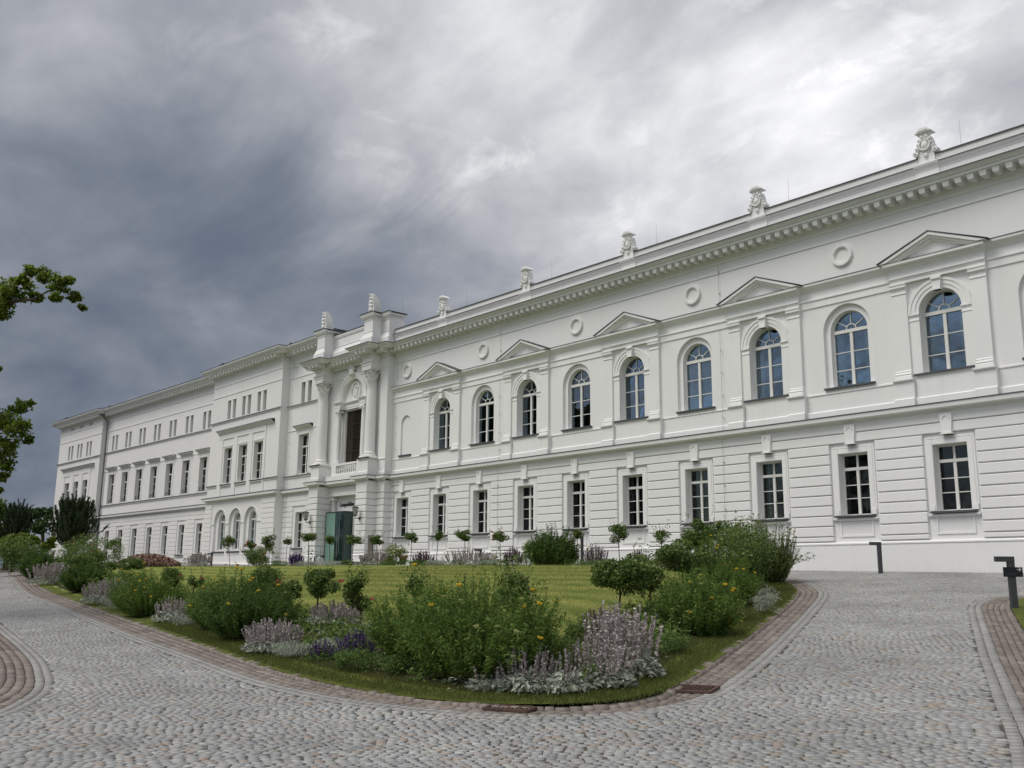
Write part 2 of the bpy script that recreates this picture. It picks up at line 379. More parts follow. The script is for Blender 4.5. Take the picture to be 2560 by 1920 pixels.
def arch_pts(c, hw, zs, n=18):                       # left spring over the crown to right spring
    return [(c-hw*math.cos(math.pi*i/n), zs+hw*math.sin(math.pi*i/n)) for i in range(n+1)]
def wall(mb, x0, x1, z0, z1, y, ops):
    """front skin with openings; op=(c, hw, zb, zt, arch, depth). zt is the crown of an arched one"""
    xs = x0
    for c, hw, zb, zt, arch, dep in sorted(ops):
        a, b = c-hw, c+hw
        if a > xs: mb.quad((xs, y, z0), (a, y, z0), (a, y, z1), (xs, y, z1))
        if zb > z0: mb.quad((a, y, z0), (b, y, z0), (b, y, zb), (a, y, zb))
        yb = y+dep
        if arch:
            P = arch_pts(c, hw, zt-hw)
            for (px, pz), (qx, qz) in zip(P[:-1], P[1:]):
                mb.quad((px, y, pz), (qx, y, qz), (qx, y, z1), (px, y, z1)); mb.quad((px, y, pz), (px, yb, pz), (qx, yb, qz), (qx, y, qz))
            zt = zt-hw
        else:
            if z1 > zt: mb.quad((a, y, zt), (b, y, zt), (b, y, z1), (a, y, z1))
            mb.quad((a, y, zt), (a, yb, zt), (b, yb, zt), (b, y, zt))
        mb.quad((a, y, zb), (a, yb, zb), (a, yb, zt), (a, y, zt)); mb.quad((b, y, zb), (b, y, zt), (b, yb, zt), (b, yb, zb)); mb.quad((a, y, zb), (b, y, zb), (b, yb, zb), (a, yb, zb))
        xs = b
    if x1 > xs: mb.quad((xs, y, z0), (x1, y, z0), (x1, y, z1), (xs, y, z1))

# -------- windows: one prototype of each kind, copied with its panes
PROTO = {}
def rect_window(key, hw, hh, tz, bars, glass=None, name='window', tilt=0, top_mull=True):
    f = MB(); w = .055
    f.box(-hw, -hw+w, 0, .09, 0, hh); f.box(hw-w, hw, 0, .09, 0, hh); f.box(-hw+w, hw-w, 0, .09, 0, w); f.box(-hw+w, hw-w, 0, .09, hh-w, hh)
    f.box(-hw+w, hw-w, -.03, .09, tz-.05, tz+.05); f.box(-.05, .05, -.015, .09, w, tz-.05)
    if top_mull: f.box(-.035, .035, 0, .09, tz+.05, hh-w)
    for z in bars:
        f.box(-hw+w, -.05, .01, .06, z-.014, z+.014); f.box(.05, hw-w, .01, .06, z-.014, z+.014)
    g = MB(); g.box(-hw+w, hw-w, .045, .05, w, hh-w)
    o = build(f, name, M_frame); p = build(g, 'pane', glass or M_glassl, o); PROTO[key] = (o, [p]); return o
def arch_window(key, hw, zs, bars, glass, fan=True):
    """hw half width, zs springing height above the sill"""
    f = MB(); w = .06
    f.box(-hw, -hw+w, 0, .09, 0, zs); f.box(hw-w, hw, 0, .09, 0, zs); f.box(-hw+w, hw-w, 0, .09, 0, w)
    f.ring(0, zs, hw-w, hw, 0, .09, 20, 0, math.pi)
    f.box(-hw+w, hw-w, -.03, .09, zs-.07, zs+.05); f.box(-.055, .055, -.015, .09, w, zs-.07)
    for z in bars: f.box(-hw+w, -.055, .01, .06, z-.014, z+.014); f.box(.055, hw-w, .01, .06, z-.014, z+.014)
    if fan:
        r0 = hw*.27; f.ring(0, zs+.05, r0-.02, r0+.012, .01, .06, 12, 0, math.pi)
        for a in (36, 90, 144):
            a = R(a); d = (math.cos(a), math.sin(a)); n_ = (-d[1]*.013, d[0]*.013); r1 = hw-.04
            pts = [(d[0]*r0+n_[0], zs+.05+d[1]*r0+n_[1]), (d[0]*r0-n_[0], zs+.05+d[1]*r0-n_[1]), (d[0]*r1-n_[0], zs+d[1]*r1-n_[1]), (d[0]*r1+n_[0], zs+d[1]*r1+n_[1])]
            f.prism(pts, .01, .06)
    g = MB(); pts = [(-hw+w, w), (hw-w, w)]+[(x, z) for x, z in reversed(arch_pts(0, hw-w, zs))]
    g.prism(pts, .045, .05)
    o = build(f, 'window', M_frame); p = build(g, 'pane', glass, o); PROTO[key] = (o, [p]); return o
used = set()
def put(key, x, y, z, frame=None, curtain=0, label=None, rz=0):
    o, ps = PROTO[key]
    if key in used:
        o = o.copy(); COL.objects.link(o)
        for p in ps: c = p.copy(); COL.objects.link(c); c.parent = o
    used.add(key)
    v = Vector((x, y, z)); a = 0
    if frame: a = frame[2]; v = Matrix.Rotation(a, 3, 'Z') @ v+Vector((frame[0], frame[1], 0))
    o.parent = BLD; o.location = v-BLD.location; o.rotation_euler = (0, 0, a+rz)
    if label: o['label'] = label
    return o
def curtains(win, hw, hh, kind):
    """a pair of hanging curtains (1) or a half-drawn blind (2) just inside a window"""
    c = MB()
    if kind == 1:
        for s in (-1, 1):
            n = 9
            for i in range(n):
                xa = s*(hw-.02-(hw*.36)*i/n); xb = s*(hw-.02-(hw*.36)*(i+1)/n); ya = .16+.02*(i % 2); yb = .16+.02*((i+1) % 2)
                c.quad((xa, ya, 0), (xb, yb, 0), (xb, yb, hh), (xa, ya, hh))
    else: c.box(-hw, hw, .14, .15, hh*.45, hh)
    build(c, 'curtain', M_curtain, win)

# ------------------------------------------------------------------ RIGHT WING
XR, XL = 1.6, -46.16
GB = [-14.33-3.4*i for i in range(-4, 10)]             # ground floor bay centres
UB = [-14.28-3.4*i for i in range(-4, 10)]             # upper bays; even = gabled
wl_ = MB()
gops = [(c, .56, 2.33, 4.47, False, .30) for c in GB]
wall(wl_, XL, XR, -.6, 5.56, 0, gops)
uops = []
for i, c in enumerate(UB):
    if i == 13: uops.append((c, .47, 6.85, 9.1, True, .09)); continue
    uops.append((c, .72 if i % 2 == 0 else .93, 6.87, 9.63 if i % 2 == 0 else 9.84, True, .30 if i % 2 == 0 else .13))
wall(wl_, XL, XR, 5.56, 12.9, 0, uops)
for i, c in enumerate(UB):                             # inner step of the plain arched windows; blind niche back
    if i == 13: wl_.quad((c-.47, .09, 6.8), (c+.47, .09, 6.8), (c+.47, .09, 9.2), (c-.47, .09, 9.2))
    elif i % 2: wall(wl_, c-.95, c+.95, 6.8, 9.95, .13, [(c, .72, 6.87, 9.61, True, .2)])
wl_.quad((XR, 0, -.6), (XR, 14, -.6), (XR, 14, 13.3), (XR, 0, 13.3))
wl_.quad((XL, 14, -.6), (XR, 14, -.6), (XR, 14, 13.3), (XL, 14, 13.3))
part(wl_, 'wall', M_wall)
pl = MB(); pl.mould(XL, XR, 0, [(.10, -.7), (.10, 1.30), (.085, 1.32), (.12, 1.34), (.12, 1.38), (.05, 1.43), (0, 1.43)], 0, 1); part(pl, 'plinth', M_wall)
# rusticated courses: full-width above the windows, piers between them
ru = MB(); zs = [1.46]+[1.62+.3567*k for k in range(10)]
for z0, z1 in ((4.84, 5.155), (5.185, 5.52)): ru.cbox(XL, XR, 0, -.09, z0, z1, .022, False)
part(ru, 'rusticated_course', M_wall)
edges = [XR]+[v for c in sorted(GB, reverse=True) for v in (c+.86, c-.86)]+[XL]
for k in range(0, len(edges), 2):
    xb, xa = edges[k], edges[k+1]
    if xb-xa < .1: continue
    ru = MB()
    for z0, z1 in zip(zs[:-1], zs[1:]):
        ru.cbox(xa, xb, 0, -.09, z0+(.015 if z0 > 1.5 else 0), z1-.015, .022)
    part(ru, 'rusticated_pier', M_wall)
tr = MB(); ks = MB(); sl = MB()
for c in GB:
    a, b = c-.74, c+.74; tr = MB(); ks = MB(); sl = MB()
    for s0, s1, z0, z1 in ((a, c-.56, 2.33, 4.64), (c+.56, b, 2.33, 4.64)): tr.cbox(s0, s1, 0, -.05, z0, z1, .012)
    tr.cbox(c-.56, c+.56, 0, -.05, 4.47, 4.64, .012)
    tr.box(a-.06, a, -.03, 0, 2.5, 4.72); tr.box(b, b+.06, -.03, 0, 2.5, 4.72); tr.box(a-.06, b+.06, -.031, 0, 4.66, 4.72)
    tr.box(a-.04, a+.14, -.07, -.051, 2.34, 2.52); tr.box(b-.14, b+.04, -.07, -.051, 2.34, 2.52)
    tr.mould(c-.84, c+.84, 0, [(.03, 2.14), (.10, 2.19), (.10, 2.235), (0, 2.235)], 0, 0)
    for s0, s1, z0, z1 in ((c-.62, c-.56, 1.6, 2.14), (c+.56, c+.62, 1.6, 2.14), (c-.56, c+.56, 1.6, 1.66)): tr.box(s0, s1, -.03, 0, z0, z1)
    ks.prism([(c-.15, 4.76), (c+.15, 4.76), (c+.21, 5.46), (c-.21, 5.46)], -.17, -.02)
    ks.prism([(c-.19, 4.76), (c+.19, 4.76), (c+.19, 4.81), (c-.19, 4.81)], -.21, -.02)
    ks.ring(c, 5.27, .09, .125, -.195, -.17, 12, 0, math.pi)
    sl.box(c-.72, c+.72, -.20, .29, 2.26, 2.325)
    part(tr, 'window_surround', M_trim); part(ks, 'keystone', M_trim); part(sl, 'window_sill', M_flash)
# string course
sc = MB(); sc.mould(XL, XR, 0, [(.06, 5.50), (.14, 5.545), (.14, 5.575), (.20, 5.59), (.33, 5.60), (.35, 5.62), (.37, 5.77), (0, 5.78)], 0, 1)
sc.mould(XL, XR, 0, [(0, 5.80), (.055, 5.80), (.055, 6.02), (.02, 6.06), (0, 6.06)], 0, 1)
part(sc, 'string_course', M_trim)
fl = MB(); fl.mould(XL, XR, 0, [(.385, 5.755), (.385, 5.79), (.05, 5.815)], 0, 1)
fl.mould(XL, XR, 0, [(.25, 10.80), (.25, 10.828), (.0, 10.85)], 0, 1)
fl.mould(XL, XR, 0, [(.78, 13.255), (.78, 13.295), (.05, 13.33)], 0, 1)
fl.mould(XL, XR, 0, [(.245, 13.945), (.245, 13.975), (.08, 13.99)], 0, 1)
# upper storey
up = MB(); ped = MB()
up.mould(XL, XR, 0, [(0, 6.63), (.03, 6.65), (.03, 6.70), (0, 6.72)], 0, 1)
up.mould(XL, XR, 0, [(0, 9.90), (.04, 9.93), (.04, 10.17), (.08, 10.19), (.08, 10.24), (.02, 10.26), (.02, 10.52), (.06, 10.56), (.13, 10.64), (.16, 10.66), (.23, 10.72), (.24, 10.80), (0, 10.80)], 0, 1)
up.mould(XL, XR, 0, [(0, 12.22), (.04, 12.24), (.04, 12.27), (0, 12.29)], 0, 1)
for i, c in enumerate(UB):
    if i % 2:                                           # medallion, sill
        up.ring(c, 11.64, .28, .42, -.07, 0, 32); up.ring(c, 11.64, .31, .39, -.095, -.06, 32)
        w = .97 if i != 13 else .6
        sl2 = MB(); sl2.box(c-w, c+w, -.10, .32 if i != 13 else .08, 6.80, 6.86); part(sl2, 'window_sill', M_flash)
        continue
    g = MB()
    for s in (-1, 1):
        x = c+s*1.335
        g.mould(x-.32, x+.32, 0, [(0, 5.8), (.24, 5.8), (.24, 6.05), (.19, 6.09), (.19, 6.62), (.23, 6.64), (.27, 6.68), (.27, 6.73), (0, 6.735)], 1*0+.12, .12)
        g.mould(x-.215, x+.215, 0, [(.2, 6.735), (.2, 6.83), (.17, 6.86), (.19, 6.90), (.17, 6.94), (.15, 6.97), (.16, 7.0), (.12, 7.04), (.12, 9.66), (.145, 9.68), (.145, 9.71), (.12, 9.73), (.12, 9.82), (.17, 9.87), (.20, 9.90), (.20, 9.99), (.22, 10.0), (.22, 10.04), (0, 10.04)], .35, .35)
        x = c+s*.93                                    # small impost pilasters
        g.mould(x-.2, x+.2, 0, [(.05, 6.87), (.05, 8.66), (.07, 8.68), (.07, 8.72), (.05, 8.74), (.05, 8.83), (.10, 8.87), (.10, 8.92), (0, 8.93)], .3, .3)
    g.ring(c, 8.93, .72, .84, -.05, 0, 28, 0, math.pi); g.ring(c, 8.93, .84, .98, -.075, 0, 28, 0, math.pi); g.ring(c, 8.93, .98, 1.07, -.10, 0, 28, 0, math.pi)
    g.prism([(c-.12, 9.56), (c+.12, 9.56), (c+.17, 10.03), (c-.17, 10.03)], -.19, -.02); g.prism([(c-.15, 9.56), (c+.15, 9.56), (c+.15, 9.62), (c-.15, 9.62)], -.22, -.02)
    g.box(c-.16, c+.16, -.24, -.02, 9.93, 9.99)
    # apron below the window
    g.mould(c-.98, c+.98, 0, [(.07, 6.08), (.07, 6.76), (.10, 6.78), (.10, 6.80), (0, 6.80)], 0, 0)
    g.mould(c-1.0, c+1.0, 0, [(.12, 5.80), (.12, 6.04), (.07, 6.08)], 0, 0)
    # entablature and gable
    g.mould(c-1.56, c+1.56, 0, [(0, 10.04), (.16, 10.04), (.16, 10.15), (.18, 10.16), (.18, 10.20), (.22, 10.22), (.22, 10.26), (.16, 10.28), (.16, 10.50), (.20, 10.54), (.28, 10.60), (.28, 10.63), (.42, 10.66), (.42, 10.74), (.44, 10.75), (0, 10.78)], .35, .35)
    wn_, za, zp = 1.80, 10.80, 11.52
    for t0, t1, y in ((.0, .10, -.47), (.10, .17, -.40), (.17, .24, -.30)):        # raking mouldings, each set further back
        for s in (-1, 1):
            k = (zp-za)/wn_
            def e(t): return (c+s*(wn_-t/k*1.0), za-.02), (c, zp-t*1.08)
            (ax, az), (bx, bz) = e(t0); (cx_, cz), (dx, dz) = e(t1)
            g.prism([(ax, az), (bx, bz), (dx, dz), (cx_, cz)] if s < 0 else [(bx, bz), (ax, az), (cx_, cz), (dx, dz)], y, 0)
    g.prism([(c-1.3, 10.775), (c+1.3, 10.775), (c, 11.30)], -.18, 0)
    part(g, 'window_gable', M_trim)
    for s in (-1, 1): fl.prism([(c+s*1.86, 10.785), (c, 11.525), (c, 11.55), (c+s*1.90, 10.80)] if s < 0 else [(c, 11.525), (c+1.86, 10.785), (c+1.90, 10.80), (c, 11.55)], -.50, 0)
    sl2 = MB(); sl2.box(c-.98, c+.98, -.15, .28, 6.80, 6.865); part(sl2, 'window_sill', M_flash)
part(up, 'upper_moulding', M_trim)
# main cornice with modillions
def cornice(x0, x1, y, e0, e1, sp=.404, z=0, frame=None, big=1.0, first=.2):
    c = MB()
    c.mould(x0, x1, y, [(0, 12.62+z), (.04, 12.63+z), (.04, 12.68+z), (.02, 12.70+z), (.02, 12.76+z), (.10, 12.84+z), (.10, 12.86+z), (.12, 12.86+z), (.12, 13.05+z), (.60, 13.05+z), (.60, 13.13+z), (.64, 13.14+z), (.69, 13.2+z), (.76, 13.24+z), (.76, 13.27+z), (0, 13.27+z)], e0, e1)
    n = int((x1-x0-first)/sp)+1
    for i in range(n):
        x = x0+first+i*sp
        c.add([(x-.09, y-.12, 12.84+z), (x+.09, y-.12, 12.84+z), (x+.115, y-.12, 13.055+z), (x-.115, y-.12, 13.055+z), (x-.09, y-.52, 12.86+z), (x+.09, y-.52, 12.86+z), (x+.115, y-.56, 13.055+z), (x-.115, y-.56, 13.055+z)],
              [(0, 1, 5, 4), (1, 2, 6, 5), (2, 3, 7, 6), (3, 0, 4, 7), (4, 5, 6, 7)])
    for s, xe in ((e0, x0), (e1, x1)):                 # modillions on the returned ends
        if s: 
            d = -1 if xe == x0 else 1
            for yy in (y+.18,): c.box(min(xe+d*.12, xe+d*.52), max(xe+d*.12, xe+d*.52), yy-.1, yy+.1, 12.9+z, 13.05+z)
    part(c, 'cornice', M_trim, frame=frame)
cornice(XL+.1, XR, 0, 0, 1)
at = MB()
at.mould(XL, XR, 0, [(.24, 13.30), (.24, 13.42), (.15, 13.48), (.10, 13.50), (.10, 13.76), (.13, 13.78), (.14, 13.84), (.20, 13.88), (.21, 13.90), (.23, 13.955), (0, 13.97)], 0, 1)
at.mould(XL, XR, 0, [(.07, 13.97), (.07, 14.29), (.1, 14.29)], 0, 1)
part(at, 'attic', M_wall)
fl.mould(XL, XR, 0, [(.10, 14.275), (.115, 14.275), (.115, 14.296), (.10, 14.296)], 0, 1)
part(fl, 'metal_flashing', M_flash)
rf = MB(); rf.mould(XL, XR, 0, [(.10, 14.298), (.12, 14.312), (.06, 14.325), (-13.9, 14.27)], 0, 1); part(rf, 'roof', M_coping)
# interior: a dark room band behind every wing, so the windows look into depth
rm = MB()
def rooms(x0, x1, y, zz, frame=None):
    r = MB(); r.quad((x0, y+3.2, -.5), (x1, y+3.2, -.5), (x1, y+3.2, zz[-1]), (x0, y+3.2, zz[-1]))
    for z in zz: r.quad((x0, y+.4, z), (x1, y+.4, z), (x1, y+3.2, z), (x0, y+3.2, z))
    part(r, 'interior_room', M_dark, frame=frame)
rooms(XL, XR, 0, (-.5, 1.2, 5.2, 5.9, 10.8, 12.9))
# its windows
rect_window('gf', .56, 2.14, 1.62, (1.06, .60))
for i, c in enumerate(GB):
    w = put('gf', c, .26, 2.33)
    if i in (6, 8, 9, 12, 13): curtains(w, .5, 2.1, 2 if i in (8, 9) else 1)
arch_window('up', .72, 2.04, (.62, 1.27), M_glass)
for i, c in enumerate(UB):
    if i == 13: continue
    w = put('up', c, .26 if i % 2 == 0 else .29, 6.87)
    if i in (3, 4, 5, 6, 12): curtains(w, .66, 2.0, 1)
# roof ornaments: pedestal, cartouche, scrolls and a small pediment cap, one above each gabled bay
def cartouche():
    p = MB(); p.box(-.30, .30, -.02, .30, -.32, .30)
    p.mould(-.38, .38, .12, [(.29, -.98), (.29, -.86), (.20, -.80), (.14, -.78), (.14, -.56), (.17, -.50), (.18, -.44), (.24, -.40), (.25, -.38), (.27, -.325), (.27, -.290), (0, -.285)], .3, .3)
    p.prism([(-.30, .28), (-.24, .42), (-.22, .60), (-.15, .78), (.15, .78), (.22, .60), (.24, .42), (.30, .28)], -.06, .26)
    p.mould(-.16, .16, .02, [(0, .74), (.04, .76), (.07, .80), (.13, .86), (.14, .90), (0, .90)], .8, .8)
    p.prism([(-.30, .89), (.30, .89), (.27, .93), (.13, 1.06), (-.13, 1.06), (-.27, .93)], -.17, .22); p.prism([(-.19, .94), (.19, .94), (.10, 1.02), (-.10, 1.02)], -.19, -.16)
    p.ell((0, -.06, .42), (.14, .10, .19)); p.ring(0, .42, .17, .215, -.13, -.02, 24)
    for s in (-1, 1):
        for k, (x, z, r) in enumerate(((.08, .73, .055), (.19, .62, .055), (.24, .47, .045), (.36, .16, .095), (.31, .33, .05))):
            p.ring(s*x, z, r*.35, r, -.14+.01*k, .16 if k == 3 else .02, 14); p.ell((s*x, -.13, z), (r*.35, .05, r*.35), 8, 5)
        p.prism([(s*.22, .45), (s*.26, .45), (s*.36, .26), (s*.40, .12), (s*.26, .10)] if s > 0 else [(-.26, .45), (-.22, .45), (-.26, .10), (-.40, .12), (-.36, .26)], -.08, .22)
    p.ell((0, -.05, .03), (.085, .07, .09), 10, 6)
    for k in range(7):
        a = R(20+k*23.3); p.ell((.18*math.cos(a), -.10, .42+.24*math.sin(a)), (.035, .05, .035), 7, 5)
    return p
first = None
for i, c in enumerate(UB):
    if i % 2: continue
    if first is None: o = first = part(cartouche(), 'roof_cartouche', M_trim)
    else: o = first.copy(); COL.objects.link(o)
    o.location = Vector((c, -.12, 14.28))-BLD.location; o.scale = (.95, 1, .94)
rods = MB()
def rod(x, y, z0, z1, nm='lightning_rod'):
    r = MB(); r.tube([(x, y, z0), (x, y, z1)], .008, 5, .004); part(r, nm, M_steel)
for i, c in enumerate(UB):
    if i % 2 == 0: rod(c+.75, .9, 14.2, 15.7)
def wire(x, y, z0, z1):
    r = MB(); r.tube([(x, y-.06, z0), (x, y-.06, z1)], .006, 4)
    z = z0+.5
    while z < z1: r.box(x-.018, x+.018, y-.075, y, z-.012, z+.012); z += .9
    part(r, 'lightning_wire', M_steel)
for x in (-23.12, -36.66, -45.82):
    wire(x, -.09, 1.4, 5.5); wire(x, -.03, 5.85, 9.9); wire(x, 0, 10.9, 12.6)

# ------------------------------------------------------------------ ENTRANCE PAVILION
PX0, PX1, PC = -54.04, -46.16, -50.09
yp, yc = -.47, -1.13                                    # pier plane, column-pedestal plane
pw = MB()
for a, b in ((-54.04, -53.3), (-46.9, -46.16)): pw.box(a, b, yp, .6, 5.82, 12.7)
pw.box(PX0, PX1, .6, 14, -.6, 14.6)
pw.box(-53.28, -52.32, yc, .2, 12.0, 12.72); pw.box(-47.86, -46.90, yc, .2, 12.0, 12.72)
# wall over and beside the great window
wall(pw, -53.3, -46.9, 5.82, 12.8, -.36, [(PC, 1.62, 6.6, 12.23, True, .3)])
wall(pw, -51.75, -48.25, 6.55, 10.12, -.14, [(-50.0, 1.12, 6.80, 10.05, False, .14)])
pw.quad((-51.75, -.14, 10.1), (-48.25, -.14, 10.1), (-48.25, -.14, 12.3), (-51.75, -.14, 12.3))
part(pw, 'pavilion_wall', M_wall)
pr_ = MB(); zr = [1.46]+[1.62+.3567*k for k in range(11)]; zr[-1] = 5.49
for z0, z1 in zip(zr[:-1], zr[1:]):
    for a, b, y in ((-54.09, -53.3, yp-.07), (-46.9, -46.07, yp-.07)): pr_.cbox(a, b, .3, y, z0+.018, z1-.018, .025)
    for a, b in ((-53.36, -52.25), (-47.95, -46.83)): pr_.cbox(a, b, .3, yc-.07, z0+.018, z1-.018, .025)
for a, b, y in ((-54.02, -53.3, yp), (-46.9, -46.12, yp), (-53.3, -52.32, yc), (-47.88, -46.9, yc)): pr_.box(a, b, y, .3, 1.4, 5.52)
part(pr_, 'rusticated_pier', M_wall)
pb = MB()
for a, b, y in ((-54.04, -53.3, yp), (-46.9, -46.16, yp), (-53.3, -52.32, yc), (-47.88, -46.9, yc)):
    pb.mould(a, b, y, [(.10, -.3), (.10, 1.30), (.12, 1.34), (.12, 1.38), (.04, 1.45), (0, 1.45)], 1, 1); 
    pb.box(a-.1, b+.1, y-.099, .3, -.3, 1.3)
part(pb, 'pavilion_plinth', M_wall)
ps = MB(); prof_s = [(.04, 5.48), (.12, 5.53), (.12, 5.57), (.17, 5.59), (.28, 5.60), (.30, 5.62), (.32, 5.77), (0, 5.78)]
pf = MB()
for a, b, y in ((-54.04, -46.16, yp), (-53.28, -52.32, yc), (-47.86, -46.90, yc)):
    d = 1.2 if y == yc else .6
    n_ = MB(); n_.mould(a, b, y, prof_s, 1, 1); ps.add(n_.v, n_.f)
    ps.box(a-.3, b+.3, y-.28, .3, 5.61, 5.765)
    pf.mould(a, b, y, [(.335, 5.765), (.335, 5.795), (0, 5.82)], 1, 1); pf.box(a-.32, b+.32, y-.32, .2, 5.775, 5.80)
    ps.mould(a, b, y, [(.04, 5.8), (.04, 6.02), (0, 6.06)], 1, 1)
# pedestals of the two great columns
for a, b in ((-53.28, -52.32), (-47.86, -46.90)):
    ps.box(a, b, yc, -.3, 5.8, 6.75); ps.mould(a, b, yc, [(0, 6.68), (.05, 6.73), (.09, 6.76), (.09, 6.84), (0, 6.84)], 1, 1); ps.box(a-.09, b+.09, yc-.09, -.3, 6.765, 6.835)
for a, b in ((-54.04, -53.28), (-46.90, -46.16)): ps.mould(a, b, yp, [(0, 6.70), (.04, 6.73), (.04, 6.78), (0, 6.80)], 1, 1)
# floor slab and front of the balcony
ps.box(-52.3, -47.88, -.75, .2, 5.8, 6.10)
part(ps, 'pavilion_string_course', M_trim)
# great columns
def column(x, y, r, z0, z1, zc, kind, name):
    c = MB()
    c.box(x-r*1.38, x+r*1.38, y-r*1.38, y+r*1.38, z0, z0+r*.3)
    c.lathe(x, y, [(r*1.30, z0+r*.3), (r*1.36, z0+r*.42), (r*1.30, z0+r*.56), (r*1.12, z0+r*.62), (r*1.10, z0+r*.72), (r*1.2, z0+r*.8), (r*1.18, z0+r*.92), (r*1.03, z0+r*1.0), (r, z0+r*1.2)]+
            [(r*(1-.15*t*t), z0+r*1.2+(zc-z0-r*1.2)*t) for t in (.3, .5, .7, .85, 1)]+[(r*.93, zc+.02), (r*.93, zc+.06), (r*.83, zc+.08), (r*.83, zc+.1)], 28)
    o = part(c, name, M_trim, smooth=False)
    for p in o.data.polygons: p.use_smooth = len(p.vertices) == 4 and abs(p.normal.z) < .3 and p.center.z > z0+r*.4-5
    k = MB(); hh = z1-zc
    if kind == 'corinthian':
        k.lathe(x, y, [(r*.82, zc+.06), (r*.86, zc+hh*.5), (r*1.05, zc+hh*.8), (r*1.25, zc+hh*.9)], 20)
        for tier, (n, zz, rr, hgt) in enumerate(((8, zc+.08, r*.92, hh*.36), (8, zc+hh*.30, r*1.0, hh*.38))):
            for i in range(n):
                a = 2*math.pi*(i+.5*tier)/n; ca, sa = math.cos(a), math.sin(a); tx, ty = -sa, ca; w = r*.34
                P = [(rr, zz, w), (rr+.03, zz+hgt*.5, w*1.05), (rr+.10, zz+hgt*.85, w*.8), (rr+.17, zz+hgt, w*.5), (rr+.19, zz+hgt*.86, w*.25)]
                vs = []
                for q, z_, w_ in P: vs += [(x+ca*q+tx*w_, y+sa*q+ty*w_, z_), (x+ca*(q+.03), y+sa*(q+.03), z_), (x+ca*q-tx*w_, y+sa*q-ty*w_, z_)]
                k.add(vs, [(3*j+u, 3*j+u+1, 3*j+u+4, 3*j+u+3) for j in range(len(P)-1) for u in (0, 1)])
        for i in range(4):
            a = math.pi/4+i*math.pi/2; q = r*1.42
            k.ell((x+q*math.cos(a), y+q*math.sin(a), zc+hh*.78), (.085, .085, .10), 10, 7)
            k.ell((x+r*1.15*math.cos(a+math.pi/4), y+r*1.15*math.sin(a+math.pi/4), zc+hh*.88), (.07, .07, .07), 8, 6)
        k.box(x-r*1.42, x+r*1.42, y-r*1.42, y+r*1.42, z1-hh*.12, z1)
    else:
        k.lathe(x, y, [(r*.86, zc+.06), (r*1.1, zc+hh*.4), (r*1.2, zc+hh*.55)], 16)
        for s in (-1, 1): k.ring(x+s*r*1.05, zc+hh*.42, .02, r*.42, y-r*1.15, y+r*1.15, 12)
        k.box(x-r*1.3, x+r*1.3, y-r*1.2, y+r*1.2, zc+hh*.55, z1)
    build(k, 'capital', M_trim, None).parent = o
    return o
column(-52.80, -.74, .31, 6.84, 12.0, 11.28, 'corinthian', 'great_column')
column(-47.38, -.74, .31, 6.84, 12.0, 11.28, 'corinthian', 'great_column')
for x in (-51.40, -48.62): column(x, -.42, .165, 6.82, 10.13, 9.88, 'ionic', 'small_column')
pe = MB()
for x in (-51.40, -48.62): pe.box(x-.26, x+.26, -.66, -.1, 6.1, 6.82)
pe.mould(-51.72, -48.3, -.10, [(.12, 10.13), (.12, 10.24), (.14, 10.25), (.14, 10.32), (.12, 10.33), (.12, 10.44), (.2, 10.5), (.24, 10.56), (.24, 10.6), (0, 10.61)], 1, 1)
for x in (-51.40, -48.62): pe.mould(x-.17, x+.17, -.10, [(.48, 10.13), (.48, 10.24), (.50, 10.25), (.50, 10.32), (.48, 10.33), (.48, 10.44), (.54, 10.5), (.60, 10.56), (.60, 10.6), (0, 10.61)], .3, .3)
for r0_, r1_, y in ((1.32, 1.42, -.42), (1.42, 1.54, -.45), (1.54, 1.64, -.48)): pe.ring(-50.0, 10.6, r0_, r1_, y, -.05, 30, 0, math.pi)
pe.ring(-50.0, 11.17, .50, .58, -.24, -.14, 28, sx=.92); 
pe.mould(-53.3, -46.9, -.36, [(0, 12.05), (.04, 12.07), (.04, 12.2), (.07, 12.22), (.07, 12.28), (0, 12.3)], 0, 0)
for a, b in ((-53.28, -52.32), (-47.86, -46.90)): pe.mould(a, b, yc, [(0, 12.0), (.02, 12.02), (.02, 12.18), (.05, 12.20), (.05, 12.3), (.12, 12.36), (.12, 12.40), (0, 12.41)], 1, 1)
for a, b in ((-54.04, -53.28), (-46.9, -46.16)): pe.mould(a, b, yp, [(0, 12.02), (.03, 12.03), (.03, 12.08), (0, 12.1)], 1, 1)
part(pe, 'pavilion_moulding', M_trim)
em = MB(); em.ell((-50.0, -.14, 11.17), (.44, .05, .50), 20, 12)
rnd = random.Random(4)
for s in (-1, 1):
    for k in range(5): em.ell((-50+s*(.1+.05*k), -.20, 10.9+.13*k), (.06, .05, .09), 8, 5)
em.ell((-50, -.21, 11.45), (.1, .06, .12), 8, 6); em.ell((-50, -.21, 11.0), (.08, .05, .2), 8, 6)
part(em, 'relief_medallion', M_trim)
cr_ = MB()
for x, z, rx, rz in ((0, 12.36, .26, .16), (-.22, 12.5, .1, .1), (.22, 12.5, .1, .1), (0, 12.62, .16, .13), (0, 12.82, .06, .12), (-.1, 12.2, .14, .1), (.12, 12.2, .14, .1)): cr_.ell((-50+x, -.52, z), (rx, .14, rz), 12, 8)
part(cr_, 'crest', M_trim)
